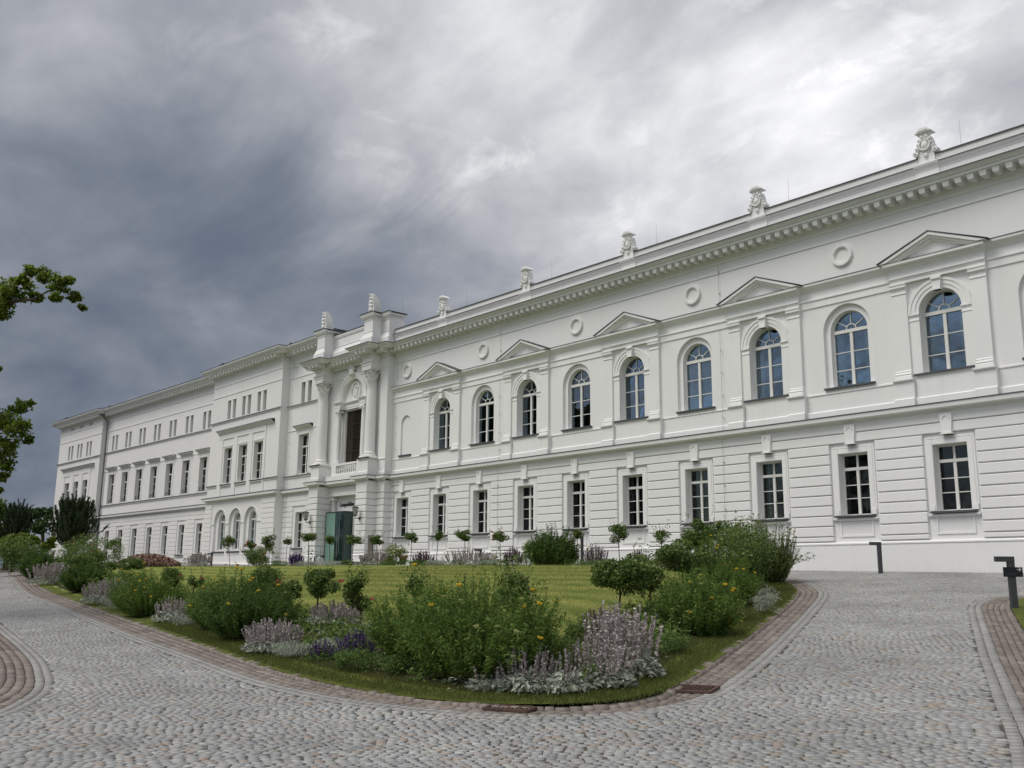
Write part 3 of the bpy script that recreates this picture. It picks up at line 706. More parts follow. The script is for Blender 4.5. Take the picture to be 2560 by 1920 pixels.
# leaded window
gw = MB(); gw.box(-51.1, -48.9, -.03, .0, 6.8, 10.05); gwo = part(gw, 'leaded_window', M_glassb)
gb = MB()
for k in (.34, .68): gb.box(-51.1+2.2*k-.015, -51.1+2.2*k+.015, -.06, -.03, 6.8, 10.05)
for z in (7.55, 8.35, 9.2): gb.box(-51.1, -48.9, -.065, -.032, z-.015, z+.015)
for x, z0, z1 in ((-50.7, 8.35, 9.2), (-50.0, 6.8, 7.55), (-49.3, 7.55, 8.35), (-50.1, 9.2, 10.05)): gb.box(x-.01, x+.01, -.055, -.03, z0, z1)
build(gb, 'lead_bar', M_iron).parent = gwo; gb_o = gwo.children[0]
# balustrade
bl = MB(); bl.box(-51.15, -48.87, -.70, -.50, 6.68, 6.80); bl.box(-51.15, -48.87, -.68, -.52, 6.10, 6.20)
bal = part(bl, 'balustrade', M_trim)
bp0 = None
for k in range(9):
    x = -51.0+k*.245
    if bp0 is None:
        b_ = MB(); b_.lathe(0, 0, [(.05, 6.2), (.05, 6.24), (.03, 6.27), (.045, 6.32), (.068, 6.39), (.05, 6.47), (.028, 6.54), (.03, 6.57), (.045, 6.60), (.03, 6.63), (.05, 6.66), (.05, 6.69)], 10)
        o = bp0 = build(b_, 'baluster', M_trim, smooth=True)
    else: o = bp0.copy(); COL.objects.link(o)
    o.parent = bal; o.location = Vector((x, -.60, 0))-bal.location-BLD.location if False else Vector((x, -.60, 0))
# children of a part keep the part's own origin (the world origin shifted by the building's place)
# cornice, attic
cornice(-54.04, -46.16, yp, 1, 1); cornice(-53.28, -52.32, yc, 1, 1, first=.08); cornice(-47.86, -46.90, yc, 1, 1, first=.08)
pa = MB()
for a, b, y in ((-54.04, -46.16, yp), (-53.28, -52.32, yc), (-47.86, -46.90, yc)):
    pf.mould(a, b, y, [(.78, 13.255), (.78, 13.295), (0, 13.40)], 1, 1); pf.box(a-.75, b+.75, y-.75, .5, 13.26, 13.30)
    pa.box(a-.05, b+.05, y-.05, .6, 12.72, 13.2)
P_at = [(.16, 13.3), (.16, 13.80), (.10, 13.90), (0, 14.16), (.03, 14.18), (.03, 14.22), (0, 14.24), (0, 14.86), (.03, 14.88), (.03, 14.95), (.10, 15.02), (.16, 15.12), (.20, 15.28), (0, 15.3)]
for a, b, y in ((-54.0, -53.3, yp), (-46.9, -46.20, yp), (-53.26, -52.34, yc), (-47.84, -46.92, yc)):
    pa.mould(a, b, y, P_at, 1, 1); pa.box(a+.02, b-.02, y+.02, .6, 13.3, 15.28); pa.box(a-.15, b+.15, y-.15, .6, 15.15, 15.26)
    pf.box(a-.23, b+.23, y-.23, .65, 15.285, 15.325)
pa.mould(-52.34, -47.84, -.45, P_at[:7]+[(0, 14.7), (.04, 14.74), (.08, 14.86), (.08, 14.95), (0, 14.97)], 0, 0); pa.box(-52.34, -47.84, -.43, .5, 13.3, 14.95)
pf.box(-52.4, -47.8, -.56, .6, 14.97, 15.0)
part(pa, 'pavilion_attic', M_wall); part(pf, 'pavilion_flashing', M_flash)
# wing-shaped acroteria standing on the attic
def acroterion():
    a = MB(); a.box(-.30, .30, -.32, .30, 0, .10)
    n = 9
    for k in range(n):                                  # ribbed quarter shell, curling forward at the top
        t = k/n; t1 = (k+1)/n; z0, z1 = .10+1.12*t, .10+1.12*t1
        w = .30*(1-.75*t**2.2); yb = .28-.34*t**2.2; yf = -.26+.02*math.sin(k)
        a.box(-w, w, yf, yb, z0, z1-.035); a.box(-w*.88, w*.88, yf+.03, yb-.03, z1-.035, z1)
    for z, r in ((.25, .16), (.48, .12), (.70, .13), (.92, .10)): a.ell((0, -.28, z), (.14, .10, r), 10, 7)
    a.ell((0, -.34, 1.12), (.06, .07, .10), 8, 6)
    return a
o = part(acroterion(), 'acroterion', M_trim); o.location = Vector((-52.8, -.75, 15.325))-BLD.location
o2 = o.copy(); COL.objects.link(o2); o2.location = Vector((-47.38, -.75, 15.325))-BLD.location
rod(-50.6, .3, 15.0, 17.0); rod(-46.5, .6, 15.3, 17.6)
# ground-floor porch: lintel, back wall with lettering, inner columns, glass lobby
po = MB()
po.box(-52.4, -47.8, -.36, .3, 4.90, 5.5); po.mould(-52.3, -47.9, -.36, [(0, 4.9), (.05, 4.92), (.05, 5.08), (.02, 5.1), (.02, 5.46)], 0, 0)
po.quad((-52.4, -.02, -.3), (-47.8, -.02, -.3), (-47.8, -.02, 4.95), (-52.4, -.02, 4.95))
part(po, 'porch_wall', M_wall)
for x in (-52.03, -48.15): column(x, -.14, .17, .9, 4.88, 4.62, 'ionic', 'porch_column')
cu = bpy.data.curves.new('lettering', 'FONT'); cu.body = 'Leopoldina'; cu.size = .345; cu.extrude = .015; cu.space_character = 1.12; cu.offset = .003
to = bpy.data.objects.new('tmp', cu); COL.objects.link(to); dg = bpy.context.evaluated_depsgraph_get(); tme = bpy.data.meshes.new_from_object(to.evaluated_get(dg))
bpy.data.objects.remove(to)
lt = mesh_obj('lettering', tme, M_text); lt.parent = BLD; lt.rotation_euler = (R(90), 0, 0); lt.location = Vector((-51.50, -.045, 4.31))-BLD.location
lt.scale = (.93, 1, 1)
ve = MB()
ve.box(-52.12, -50.02, -.62, 1.2-.9, 3.90, 3.97); ve.box(-52.12, -52.08, -.62, -.58, 1.0, 3.9); ve.box(-50.06, -50.02, -.62, -.58, 1.0, 3.9); ve.box(-51.02, -50.98, -.62, -.58, 1.0, 3.9)
veo = part(ve, 'glass_lobby', M_iron)
g1 = MB(); g1.box(-52.08, -51.02, -.61, -.59, 1.0, 3.9); build(g1, 'glass_panel', M_glassg).parent = veo
g2 = MB(); g2.box(-50.98, -50.06, -.61, -.59, 1.0, 3.9); g2.box(-50.05, -50.03, -.58, .28, 1.0, 3.9)
M_doorg = glass_mat('dark_door_glass', (.6, .8, .75), .03, .03, (.015, .035, .032), .25)
build(g2, 'glass_door', M_doorg).parent = veo
g3 = MB(); g3.box(-51.0, -50.1, .1, .26, 1.0, 3.9); build(g3, 'doorway', M_dark).parent = veo
g4 = MB(); g4.tube([(-50.42, -.68, 1.5), (-50.42, -.68, 3.3)], .018); g4.tube([(-50.62, -.68, 1.3), (-50.62, -.68, 2.6)], .018); build(g4, 'door_handle', M_steel).parent = veo
# steps, ramp and handrails
st = MB(); st.box(-53.9, -47.0, -2.2, -1.2, .35, 1.0); st.box(-52.3, -47.9, -1.2, .3, .35, 1.01); st.box(-53.9, -46.6, -2.55, -2.2, .3, .86); st.box(-53.9, -46.4, -2.9, -2.55, .25, .72)
part(st, 'entrance_step', M_stoneg)
for x in (-53.6, -51.3):
    hr = MB(); hr.tube([(x, -2.1, 1.0), (x, -2.1, 1.9), (x, -1.35, 1.9), (x, -1.35, 1.0)], .02, 6); part(hr, 'handrail', M_steel)
# lanterns on the pedestals
def lantern():
    f = MB(); f.lathe(0, -.34, [(.02, -.02), (.10, .0), (.11, .03), (.11, .04)], 8); f.lathe(0, -.34, [(.175, .46), (.19, .47), (.19, .49), (.12, .52), (0, .54)], 8)
    for i in range(8):
        a = 2*math.pi*i/8; f.tube([(.105*math.cos(a), -.34+.105*math.sin(a), .03), (.175*math.cos(a), -.34+.175*math.sin(a), .47)], .008, 4)
    f.tube([(0, -.34, 0), (0, -.34, -.14), (0, -.05, -.14), (0, -.02, -.14)], .022, 6); f.box(-.05, .05, -.06, 0, -.22, -.04)
    return f
M_lampg = mat('frosted_lamp_glass', (.42, .43, .41), .4, .4)
lo = part(lantern(), 'wall_lantern', M_iron); gg = MB(); gg.lathe(0, -.34, [(.09, .04), (.165, .465)], 8); build(gg, 'lamp_glass', M_lampg).parent = lo
lo.location = Vector((-47.40, -1.17, 3.52))-BLD.location
l2 = lo.copy(); COL.objects.link(l2); l2.location = Vector((-52.95, -1.17, 3.50))-BLD.location; c_ = lo.children[0].copy(); COL.objects.link(c_); c_.parent = l2
# brown hatch in the plinth beside the entrance
hb = MB(); hb.box(-44.95, -44.3, -.125, -.09, .95, 1.30); part(hb, 'cellar_hatch', mat('brown_hatch', (.16, .07, .04), .6, .3))

# ------------------------------------------------------------------ LEFT WING
LZ = dict(str=0.0)
def lw_wall(x0, x1, y, frame, ops_g, ops_u, ops_s, end0=False, end1=False, top=15.5, z_str=5.68, ztop=None):
    w = MB(); wall(w, x0, x1, -.6, z_str-.15, y, ops_g); wall(w, x0, x1, z_str-.15, 11.0, y, ops_u); wall(w, x0, x1, 11.0, top-.6, y, ops_s)
    if end1: w.quad((x1, y, -.6), (x1, y+1.6, -.6), (x1, y+1.6, top-.6), (x1, y, top-.6))
    if end0: w.quad((x0, y, -.6), (x0, y+(16 if end0 == 2 else 1.6), -.6), (x0, y+(16 if end0 == 2 else 1.6), top-.6), (x0, y, top-.6))
    part(w, 'wall', M_wall, frame=frame)
def lw_mould(x0, x1, y, frame, e0, e1, zs, zsill, zs3, rel, gaps=()):
    m = MB(); f = MB()
    m.mould(x0, x1, y, [(.04, zs-.28), (.12, zs-.24), (.12, zs-.2), (.27, zs-.19), (.29, zs-.02), (0, zs)], e0, e1); f.mould(x0, x1, y, [(.31, zs-.025), (.31, zs+.02), (0, zs+.05)], e0, e1)
    segs = []; a = x0
    for g0, g1 in sorted(gaps): segs.append((a, g0)); a = g1
    segs.append((a, x1))
    for k, (a, b) in enumerate(segs):
        if b-a < .1: continue
        m.mould(a, b, y, [(0, zsill-.16), (.05, zsill-.14), (.05, zsill-.04), (.10, zsill-.02), (0, zsill)], e0 if k == 0 else 0, e1 if k == len(segs)-1 else 0)
        f.mould(a, b, y, [(.115, zsill-.03), (.115, zsill+.015), (0, zsill+.03)], e0 if k == 0 else 0, e1 if k == len(segs)-1 else 0)
    m.mould(x0, x1, y, [(0, zs3-.14), (.05, zs3-.12), (.06, zs3-.04), (.10, zs3-.02), (0, zs3)], e0, e1); f.mould(x0, x1, y, [(.115, zs3-.03), (.115, zs3+.01), (0, zs3+.03)], e0, e1)
    for z in rel: m.mould(x0, x1, y, [(0, z-.025), (.035, z-.02), (.035, z+.015), (0, z+.03)], e0, e1)
    part(m, 'string_course', M_trim, frame=frame); part(f, 'metal_flashing', M_flash, frame=frame)
def lw_rust(x0, x1, y, frame, top, holes, step=.333, zbot=1.2, e=True):
    r = MB(); z = top; zz = []
    while z > zbot: zz.append(z); z -= step
    zz.append(z)
    for z1, z0 in zip(zz[:-1], zz[1:]):
        xs = x0
        for c, hw, zt, zb in sorted(holes):
            if z0 > zt-.05 or z1 < zb+.05: continue
            if c-hw-xs > .05: r.cbox(xs, c-hw, y, y-.06, z0+.012, z1-.012, .018, e)
            xs = c+hw
        if x1-xs > .05: r.cbox(xs, x1, y, y-.06, z0+.012, z1-.012, .018, e)
    part(r, 'rusticated_course', M_wall, frame=frame)
def lw_cornice(x0, x1, y, frame, z, e0, e1):
    """z = underside of the modillions"""
    cornice(x0, x1, y, e0, e1, sp=.47, z=z-12.86, frame=frame)
    g = MB(); g.mould(x0, x1, y, [(.74, z+.40), (.80, z+.42), (.84, z+.50), (.84, z+.56), (.2, z+.60)], e0, e1); part(g, 'gutter', M_trim, frame=frame)
    r = MB(); r.mould(x0, x1, y, [(.86, z+.555), (.86, z+.59), (.3, z+.70), (-1.2, z+1.12)], e0, e1)
    part(r, 'roof', M_roof, frame=frame)
    s = MB(); xx = x0+.3
    while xx < x1: s.box(xx-.01, xx+.01, y-.38, y-.34, z+.66, z+.86); xx += 1.1
    s.tube([(x0+.2, y-.36, z+.83), (x1-.2, y-.36, z+.83)], .012, 4); s.tube([(x0+.2, y-.36, z+.75), (x1-.2, y-.36, z+.75)], .012, 4)
    part(s, 'snow_guard', M_iron, frame=frame)
rect_window('lw_up', .62, 2.58, 1.80, (.62, 1.22)); rect_window('lw_gf', .50, 2.3, 1.66, (.55, 1.1))
sg = MB(); sg.box(-.25, .25, 0, .03, 0, 1.4)
for z in (.06, .14): sg.box(-.25, .25, -.06, -.04, z, z+.02)
PROTO['slit'] = (build(sg, 'louvred_window', M_blind), []); 
sq = MB(); sq.box(-.14, .14, 0, .03, 0, .3); PROTO['tiny'] = (build(sq, 'attic_vent', M_blind), [])
def guard(c, y, z, frame, hw=.62):
    g = MB()
    for k in range(3): g.box(c-hw, c+hw, y-.04, y-.02, z+.08+.12*k, z+.105+.12*k)
    g.box(c-hw, c-hw+.03, y-.04, y-.02, z, z+.36); g.box(c+hw-.03, c+hw, y-.04, y-.02, z, z+.36); part(g, 'window_guard', M_bollard, frame=frame)
def hood(m, f, c, hw, y, z, hgt=.2):
    m.mould(c-hw, c+hw, y, [(0, z-hgt-.05), (.03, z-hgt), (.08, z-hgt+.03), (.16, z-.10), (.27, z-.07), (.29, z-.01), (0, z)], 0, 0)
    m.add([(c-hw, y, z-hgt), (c-hw, y-.29, z-.01), (c-hw, y, z-.01)], [(0, 1, 2)]); m.add([(c+hw, y, z-hgt), (c+hw, y-.29, z-.01), (c+hw, y, z-.01)], [(0, 2, 1)])
    f.mould(c-hw-.01, c+hw+.01, y, [(.31, z-.02), (.31, z+.015), (0, z+.05)], 0, 0)
def surround(m, c, hw, z0, z1, y, w=.16, t=.04):
    m.cbox(c-hw-w, c-hw, y, y-t, z0, z1+w, .01); m.cbox(c+hw, c+hw+w, y, y-t, z0, z1+w, .01); m.cbox(c-hw, c+hw, y, y-t, z1, z1+w, .01)
def bay_block(frame, y, ups, gfs, slits, zu=(6.78, 9.36), zg=(2.0, 4.3), zsl=(11.5, 12.9), hoods=True, gpanel=.78, guards=False, hz=9.95):
    """trim and windows for ordinary bays"""
    m = MB(); f = MB(); s = MB()
    for c in ups:
        surround(m, c, .66, zu[0], zu[1], y)
        if hoods: hood(m, f, c, 1.08, y, hz)
        w_ = put('lw_up', c, y+.24, zu[0], frame)
        if int(abs(c)*7) % 3 == 0: curtains(w_, .56, 2.5, 1)
        if guards: guard(c, y+.12, zu[0], frame)
        if zu[1] < 9: pass
    for c in gfs:
        put('lw_gf', c, y+.22, zg[0]-.02, frame); s.box(c-.62, c+.62, y-.16, y+.2, zg[0]-.12, zg[0]-.03)
        m.box(c-.58, c+.58, y-.1, y, zg[0]-.22, zg[0]-.12)
    for c in slits:
        for d in (-.43, .43):
            put('slit', c+d, y+.18, zsl[0]+.02, frame)
        m.cbox(c-.74, c+.74, y, y-.02, zsl[1], zsl[1]+.05, .008)
    if m.v: part(m, 'window_surround', M_trim, frame=frame)
    if f.v: part(f, 'hood_flashing', M_flash, frame=frame)
    if s.v: part(s, 'window_sill', M_flash, frame=frame)
def slit_ops(cs, z): return [(c+d, .25, z[0], z[1], False, .18) for c in cs for d in (-.43, .43)]
# --- link bay between pavilion and the three-window risalit
yk = .33; kc = [-57.0]; kg = [-57.12]
lw_wall(-59.5, PX0, yk, None, [(kg[0], .50, 1.98, 4.28, False, .25)], [(kc[0], .66, 6.78, 9.36, False, .3)], slit_ops([-57.0], (11.5, 12.9)), top=15.45)
lw_rust(-59.5, PX0, yk, None, 5.32, [(kg[0], .80, 4.6, 1.6)])
lw_mould(-59.5, PX0, yk, None, 0, 0, 5.78, 6.68, 11.43, (9.72, 13.34, 14.12)); lw_cornice(-59.6, PX0, yk, None, 14.88, 0, 0)
bay_block(None, yk, kc, kg, [-57.0])
# --- risalit
ys = -.25; rx0, rx1 = -70.2, -59.35; ru_ = [-67.05, -64.68, -62.3]; ra = [-67.65, -65.22, -62.80]; rs = [-66.93, -64.56, -62.2]
lw_wall(rx0, rx1, ys, None, [(c, 1.0, .9 if False else 1.75, 4.9, True, .16) for c in ra], [(c, .66, 6.78, 9.36, False, .3) for c in ru_], slit_ops(rs, (11.5, 12.9)), True, True, top=15.45)
w2 = MB()
for c in ra: wall(w2, c-1.02, c+1.02, 1.7, 5.0, ys+.16, [(c, .56, 2.02, 4.62, True, .2)])
part(w2, 'wall', M_wall)
lw_rust(rx0, -69.05, ys, None, 5.32, []); lw_rust(-61.2, rx1, ys, None, 5.32, [])
lw_mould(rx0, rx1, ys, None, 1, 1, 5.79, 6.70, 11.40, (13.33, 14.12), gaps=[(-68.55, -61.3)])
lw_cornice(rx0, rx1, ys, None, 14.88, 1, 1)
bay_block(None, ys, [], [], rs)
rm_ = MB(); rfl = MB(); rsl = MB()
rm_.box(-68.55, -68.2, ys-.04, ys, 5.85, 10.35)
for a, b in ((-68.55, -67.92), (-66.18, -65.56), (-63.80, -63.18), (-61.43, -61.2)): rm_.cbox(a, b, ys, ys-.05, 5.85, 10.02, .012)
rm_.cbox(-68.55, -61.2, ys, ys-.055, 10.02, 10.38, .012)
for c in ru_:
    rm_.box(c-.86, c+.86, ys-.03, ys, 9.46, 9.56); rm_.mould(c-.86, c+.86, ys, [(0, 6.52), (.1, 6.56), (.1, 6.62), (0, 6.63)], 0, 0); rfl.box(c-.86, c+.86, ys-.14, ys+.2, 6.645, 6.70)
    put('lw_up', c, ys+.24, 6.78)
hood(rm_, rfl, -64.4, 4.3, ys, 10.68, .28)
for c in ra:
    rm_.ring(c, 3.90, 1.0, 1.08, ys-.02, ys, 24, 0, math.pi)
for c in (-68.86, -66.44, -64.01, -61.58):
    rm_.mould(c-.22, c+.22, ys, [(0, 3.80), (.05, 3.84), (.05, 3.91), (0, 3.92)], .3, .3)
for c in ra: rsl.box(c-.98, c+.98, ys-.08, ys+.3, 1.80, 1.90); rm_.box(c-.95, c+.95, ys-.03, ys+.1, 1.66, 1.80)
part(rm_, 'risalit_moulding', M_trim); part(rfl, 'metal_flashing', M_flash); part(rsl, 'window_sill', M_flash)
arch_window('lw_arch', .56, 2.04, (.68, 1.36), M_glass)
for c in ra: put('lw_arch', c, ys+.34, 2.02)
rb = MB(); rb.mould(rx0, rx1, ys, [(.14, -.5), (.14, .95), (.05, 1.05), (.05, 1.12), (0, 1.14)], 1, 1); rb.mould(-59.5, PX0, yk, [(.14, -.5), (.14, .95), (.05, 1.05), (0, 1.14)], 0, 0); part(rb, 'plinth', M_wall)
rooms(-70, -54.1, .4, (-.5, 1.2, 5.2, 6.0, 10.6, 11.4, 14.7))
# --- main left wing, turned by a degree or two, then the end risalit
FR = (-73.4, .8, math.atan(.03)); ym = 0.0
mu = [-.2-3.15*k for k in range(7)]
lw_wall(-21.5, 3.3, ym, FR, [(c, .50, 1.85, 4.2, False, .25) for c in mu], [(c, .66, 6.68, 9.34, False, .3) for c in mu], slit_ops(mu, (11.6, 13.0)), top=15.6, z_str=5.58)
lw_rust(-21.4, 3.3, ym, FR, 5.18, [(c, .78, 4.4, 1.5) for c in mu])
lw_mould(-21.4, 3.3, ym, FR, 0, 0, 5.60, 6.54, 11.48, (9.7, 13.52, 14.42)); lw_cornice(-21.4, 3.3, ym, FR, 15.0, 0, 0)
bay_block(FR, ym, mu, mu, mu, zu=(6.68, 9.34), zg=(1.87, 4.2), zsl=(11.6, 13.0), guards=True, hz=9.97)
ye = -.45; ex0, ex1 = -32.9, -21.35; eu = [-29.65, -27.1, -24.65]; es = [-29.45, -26.95, -24.45]
lw_wall(ex0, ex1, ye, FR, [], [(c, .6, 6.68, 9.2, False, .3) for c in eu], slit_ops(es, (11.5, 12.9))+[], 2, True, top=15.6, z_str=5.58)
lw_rust(ex0, ex1, ye, FR, 5.18, []); lw_mould(ex0, ex1, ye, FR, 1, 1, 5.60, 6.54, 11.3, (13.42, 14.25), gaps=[(-31.1, -23.2)])
lw_cornice(ex0, ex1, ye, FR, 15.0, 1, 1)
bay_block(FR, ye, [], [], es, zsl=(11.5, 12.9))
em_ = MB(); ef = MB()
for a, b in ((-31.0, -30.4), (-28.9, -27.85), (-26.35, -25.4), (-23.9, -23.4)): em_.cbox(a, b, ye, ye-.05, 5.85, 9.85, .012)
em_.cbox(-31.0, -23.4, ye, ye-.055, 9.85, 10.3, .012); hood(em_, ef, -26.8, 4.3, ye, 10.62, .28)
for c in eu: put('lw_up', c, ye+.24, 6.68, FR)
for c in es:
    for d in (-.27, .27): put('tiny', c+d, ye-.02, 14.5, FR)
em_.mould(-21.4, 3.3, ym, [(.14, -.5), (.14, .85), (.05, .95), (0, 1.02)], 0, 0); em_.mould(ex0, ex1, ye, [(.14, -.5), (.14, .85), (.05, .95), (0, 1.02)], 1, 1)
part(em_, 'end_moulding', M_trim, frame=FR); part(ef, 'metal_flashing', M_flash, frame=FR)
rooms(-32.5, 3, .5, (-.5, 1.2, 5.2, 6.0, 10.6, 11.4, 14.9), frame=FR)
dp = MB(); dp.tube([(-20.95, -.85, 15.35), (-20.95, -.75, 15.1), (-20.95, -.16, 14.5), (-20.95, -.16, .4)], .075, 8); dp.box(-21.08, -20.82, -.95, -.55, 15.0, 15.35); part(dp, 'downpipe', mat('grey_downpipe', (.15, .155, .16), .5, .4, metal=.2), frame=FR)
for x, y, z0, z1 in ((-58.75, yk-.06, 1.2, 14.6),): wire(x, y, z0, z1)
bk = MB(); bk.box(-104, -54.2, 9, 15, -.6, 15.2); part(bk, 'rear_wall', M_wall)

# ================================================================== GROUND
def cdt_sheet(name, poly, z_off, M, step=1.0, hfun=H, kind='structure'):
    src = [tuple(p) for p in poly]; poly = []
    for (ax_, ay_), (bx_, by_) in zip(src, src[1:]+src[:1]):
        k = max(1, int(math.hypot(bx_-ax_, by_-ay_)/step)); poly += [(ax_+(bx_-ax_)*i/k, ay_+(by_-ay_)*i/k) for i in range(k)]
    P = np.array(poly)
    xs = np.arange(P[:, 0].min(), P[:, 0].max(), step); ys = np.arange(P[:, 1].min(), P[:, 1].max(), step)
    X, Y = np.meshgrid(xs, ys); X = X.ravel()+.13; Y = Y.ravel()+.07
    ok = inside(poly, X, Y) & (seg_dist(poly+[poly[0]], X, Y) > step*.35)
    pts = [Vector(p) for p in poly]+[Vector((a, b)) for a, b in zip(X[ok], Y[ok])]
    n = len(poly)
    v, e, f, *_ = delaunay_2d_cdt(pts, [(i, (i+1) % n) for i in range(n)], [list(range(n))], 2, 1e-5)
    V = np.array([(p.x, p.y) for p in v]); Z = hfun(V[:, 0], V[:, 1])+z_off
    me = bpy.data.meshes.new(name); me.from_pydata([(a, b, c) for (a, b), c in zip(V, Z)], [], f); me.update()
    o = mesh_obj(name, me, M, True); return tag(o, kind=kind)
def np_pts(P): return [tuple(p) for p in P]
oc, gc = resample(OUT, step=.35), resample(GR, step=.35)

def grass_mat(name, c1, c2, stripes=None, island=None):
    M = bpy.data.materials.new(name); M.use_nodes = True; n, l = M.node_tree.nodes, M.node_tree.links; b = n['Principled BSDF']
    b.inputs['Roughness'].default_value = .9; b.inputs['Specular IOR Level'].default_value = .1
    t = n.new('ShaderNodeTexCoord')
    nz = n.new('ShaderNodeTexNoise'); nz.inputs['Scale'].default_value = 1.1; nz.inputs['Detail'].default_value = 9; nz.inputs['Roughness'].default_value = .72; l.new(t.outputs['Object'], nz.inputs['Vector'])
    fac = nz.outputs[0]
    if stripes:                                         # mower tracks' sheen painted into the colour: arcs about a point beyond the lawn
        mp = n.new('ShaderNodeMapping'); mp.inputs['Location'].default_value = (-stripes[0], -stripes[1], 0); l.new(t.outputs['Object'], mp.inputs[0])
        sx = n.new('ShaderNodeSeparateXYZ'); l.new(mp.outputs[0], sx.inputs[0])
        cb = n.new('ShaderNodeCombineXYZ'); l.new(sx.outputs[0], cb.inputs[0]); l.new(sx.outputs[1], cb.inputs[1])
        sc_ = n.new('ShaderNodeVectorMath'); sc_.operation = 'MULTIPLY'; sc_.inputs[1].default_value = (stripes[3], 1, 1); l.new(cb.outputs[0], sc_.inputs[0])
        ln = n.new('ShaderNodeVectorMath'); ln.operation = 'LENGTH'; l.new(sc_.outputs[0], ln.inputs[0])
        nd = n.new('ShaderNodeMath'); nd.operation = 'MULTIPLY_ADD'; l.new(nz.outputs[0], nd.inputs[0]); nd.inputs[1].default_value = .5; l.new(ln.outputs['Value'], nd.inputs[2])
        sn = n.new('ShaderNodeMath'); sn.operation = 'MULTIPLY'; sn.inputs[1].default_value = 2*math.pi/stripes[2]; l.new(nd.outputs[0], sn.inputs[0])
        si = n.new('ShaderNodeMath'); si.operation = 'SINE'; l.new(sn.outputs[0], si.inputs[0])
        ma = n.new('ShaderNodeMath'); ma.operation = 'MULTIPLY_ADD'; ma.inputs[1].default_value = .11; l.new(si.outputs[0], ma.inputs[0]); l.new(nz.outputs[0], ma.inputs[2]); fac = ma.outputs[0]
    rp = n.new('ShaderNodeValToRGB'); e = rp.color_ramp.elements; e[0].position = .34; e[1].position = .66; e[0].color = (*c1, 1); e[1].color = (*c2, 1)
    l.new(fac, rp.inputs[0]); l.new(rp.outputs[0], b.inputs['Base Color'])
    n2_ = n.new('ShaderNodeTexNoise'); n2_.inputs['Scale'].default_value = 55; n2_.inputs['Detail'].default_value = 4; l.new(t.outputs['Object'], n2_.inputs['Vector'])
    bp = n.new('ShaderNodeBump'); bp.inputs['Strength'].default_value = .8; bp.inputs['Distance'].default_value = .03; l.new(n2_.outputs[0], bp.inputs['Height']); l.new(bp.outputs[0], b.inputs['Normal'])
    return M
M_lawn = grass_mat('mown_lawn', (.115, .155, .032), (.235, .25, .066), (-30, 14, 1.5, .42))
M_verge = grass_mat('green_verge', (.065, .09, .018), (.135, .15, .036))
M_field = grass_mat('rough_grass', (.04, .06, .015), (.09, .11, .03))
M_joint = mat('sandy_joint', (.085, .08, .07), .95, .1, noise=(5, .3), bump=(60, .6, .01))
STONE = [(.260, .266, .262), (.322, .328, .322), (.294, .299, .303), (.362, .367, .356), (.305, .311, .305), (.232, .237, .249), (.339, .345, .333), (.282, .288, .282), (.299, .305, .311), (.390, .395, .384), (.288, .288, .277), (.316, .254, .209), (.294, .299, .294), (.328, .333, .322), (.311, .299, .266), (.215, .220, .232)]
M_sett = mat('grey_granite_sett', (.34, .34, .34), .72, .35, noise=(30, .12), bump=(70, .15, .003), island=STONE)
M_light = mat('pale_granite_sett', (.38, .38, .36), .72, .3, noise=(26, .14), bump=(45, .5, .008), island=[(.25, .25, .24), (.30, .30, .285), (.27, .27, .26), (.33, .325, .31), (.26, .26, .25)])
M_red = mat('reddish_porphyry_sett', (.24, .19, .17), .75, .3, noise=(22, .2), bump=(40, .6, .01), island=[(.176, .145, .128), (.224, .189, .167), (.202, .172, .154), (.255, .220, .194), (.167, .145, .132), (.211, .176, .150), (.273, .242, .216), (.189, .154, .136)])

gx = np.concatenate([np.linspace(-1500, -130, 14), np.linspace(-120, 30, 76), np.linspace(40, 900, 10)]); gy = np.concatenate([np.linspace(-900, -70, 9), np.linspace(-60, 20, 41), np.linspace(30, 1500, 14)])
GX, GY = np.meshgrid(gx, gy, indexing='ij'); GZ = base_z(GX, GY)-.14
me = bpy.data.meshes.new('ground'); ny = len(gy)
me.from_pydata(list(zip(GX.ravel(), GY.ravel(), GZ.ravel())), [], [(i*ny+j, (i+1)*ny+j, (i+1)*ny+j+1, i*ny+j+1) for i in range(len(gx)-1) for j in range(ny-1)])
tag(mesh_obj('ground', me, M_field, True), kind='structure')
rx_, ry_ = [-150, -68, -8, 20], [-70, -24.5, 0, 2.5]
me = bpy.data.meshes.new('road'); me.from_pydata([(a, b, float(base_z(a, b))-.0085) for a in rx_ for b in ry_], [], [(i*4+j, (i+1)*4+j, (i+1)*4+j+1, i*4+j+1) for i in range(3) for j in range(3)]); tag(mesh_obj('road', me, M_joint), kind='structure')

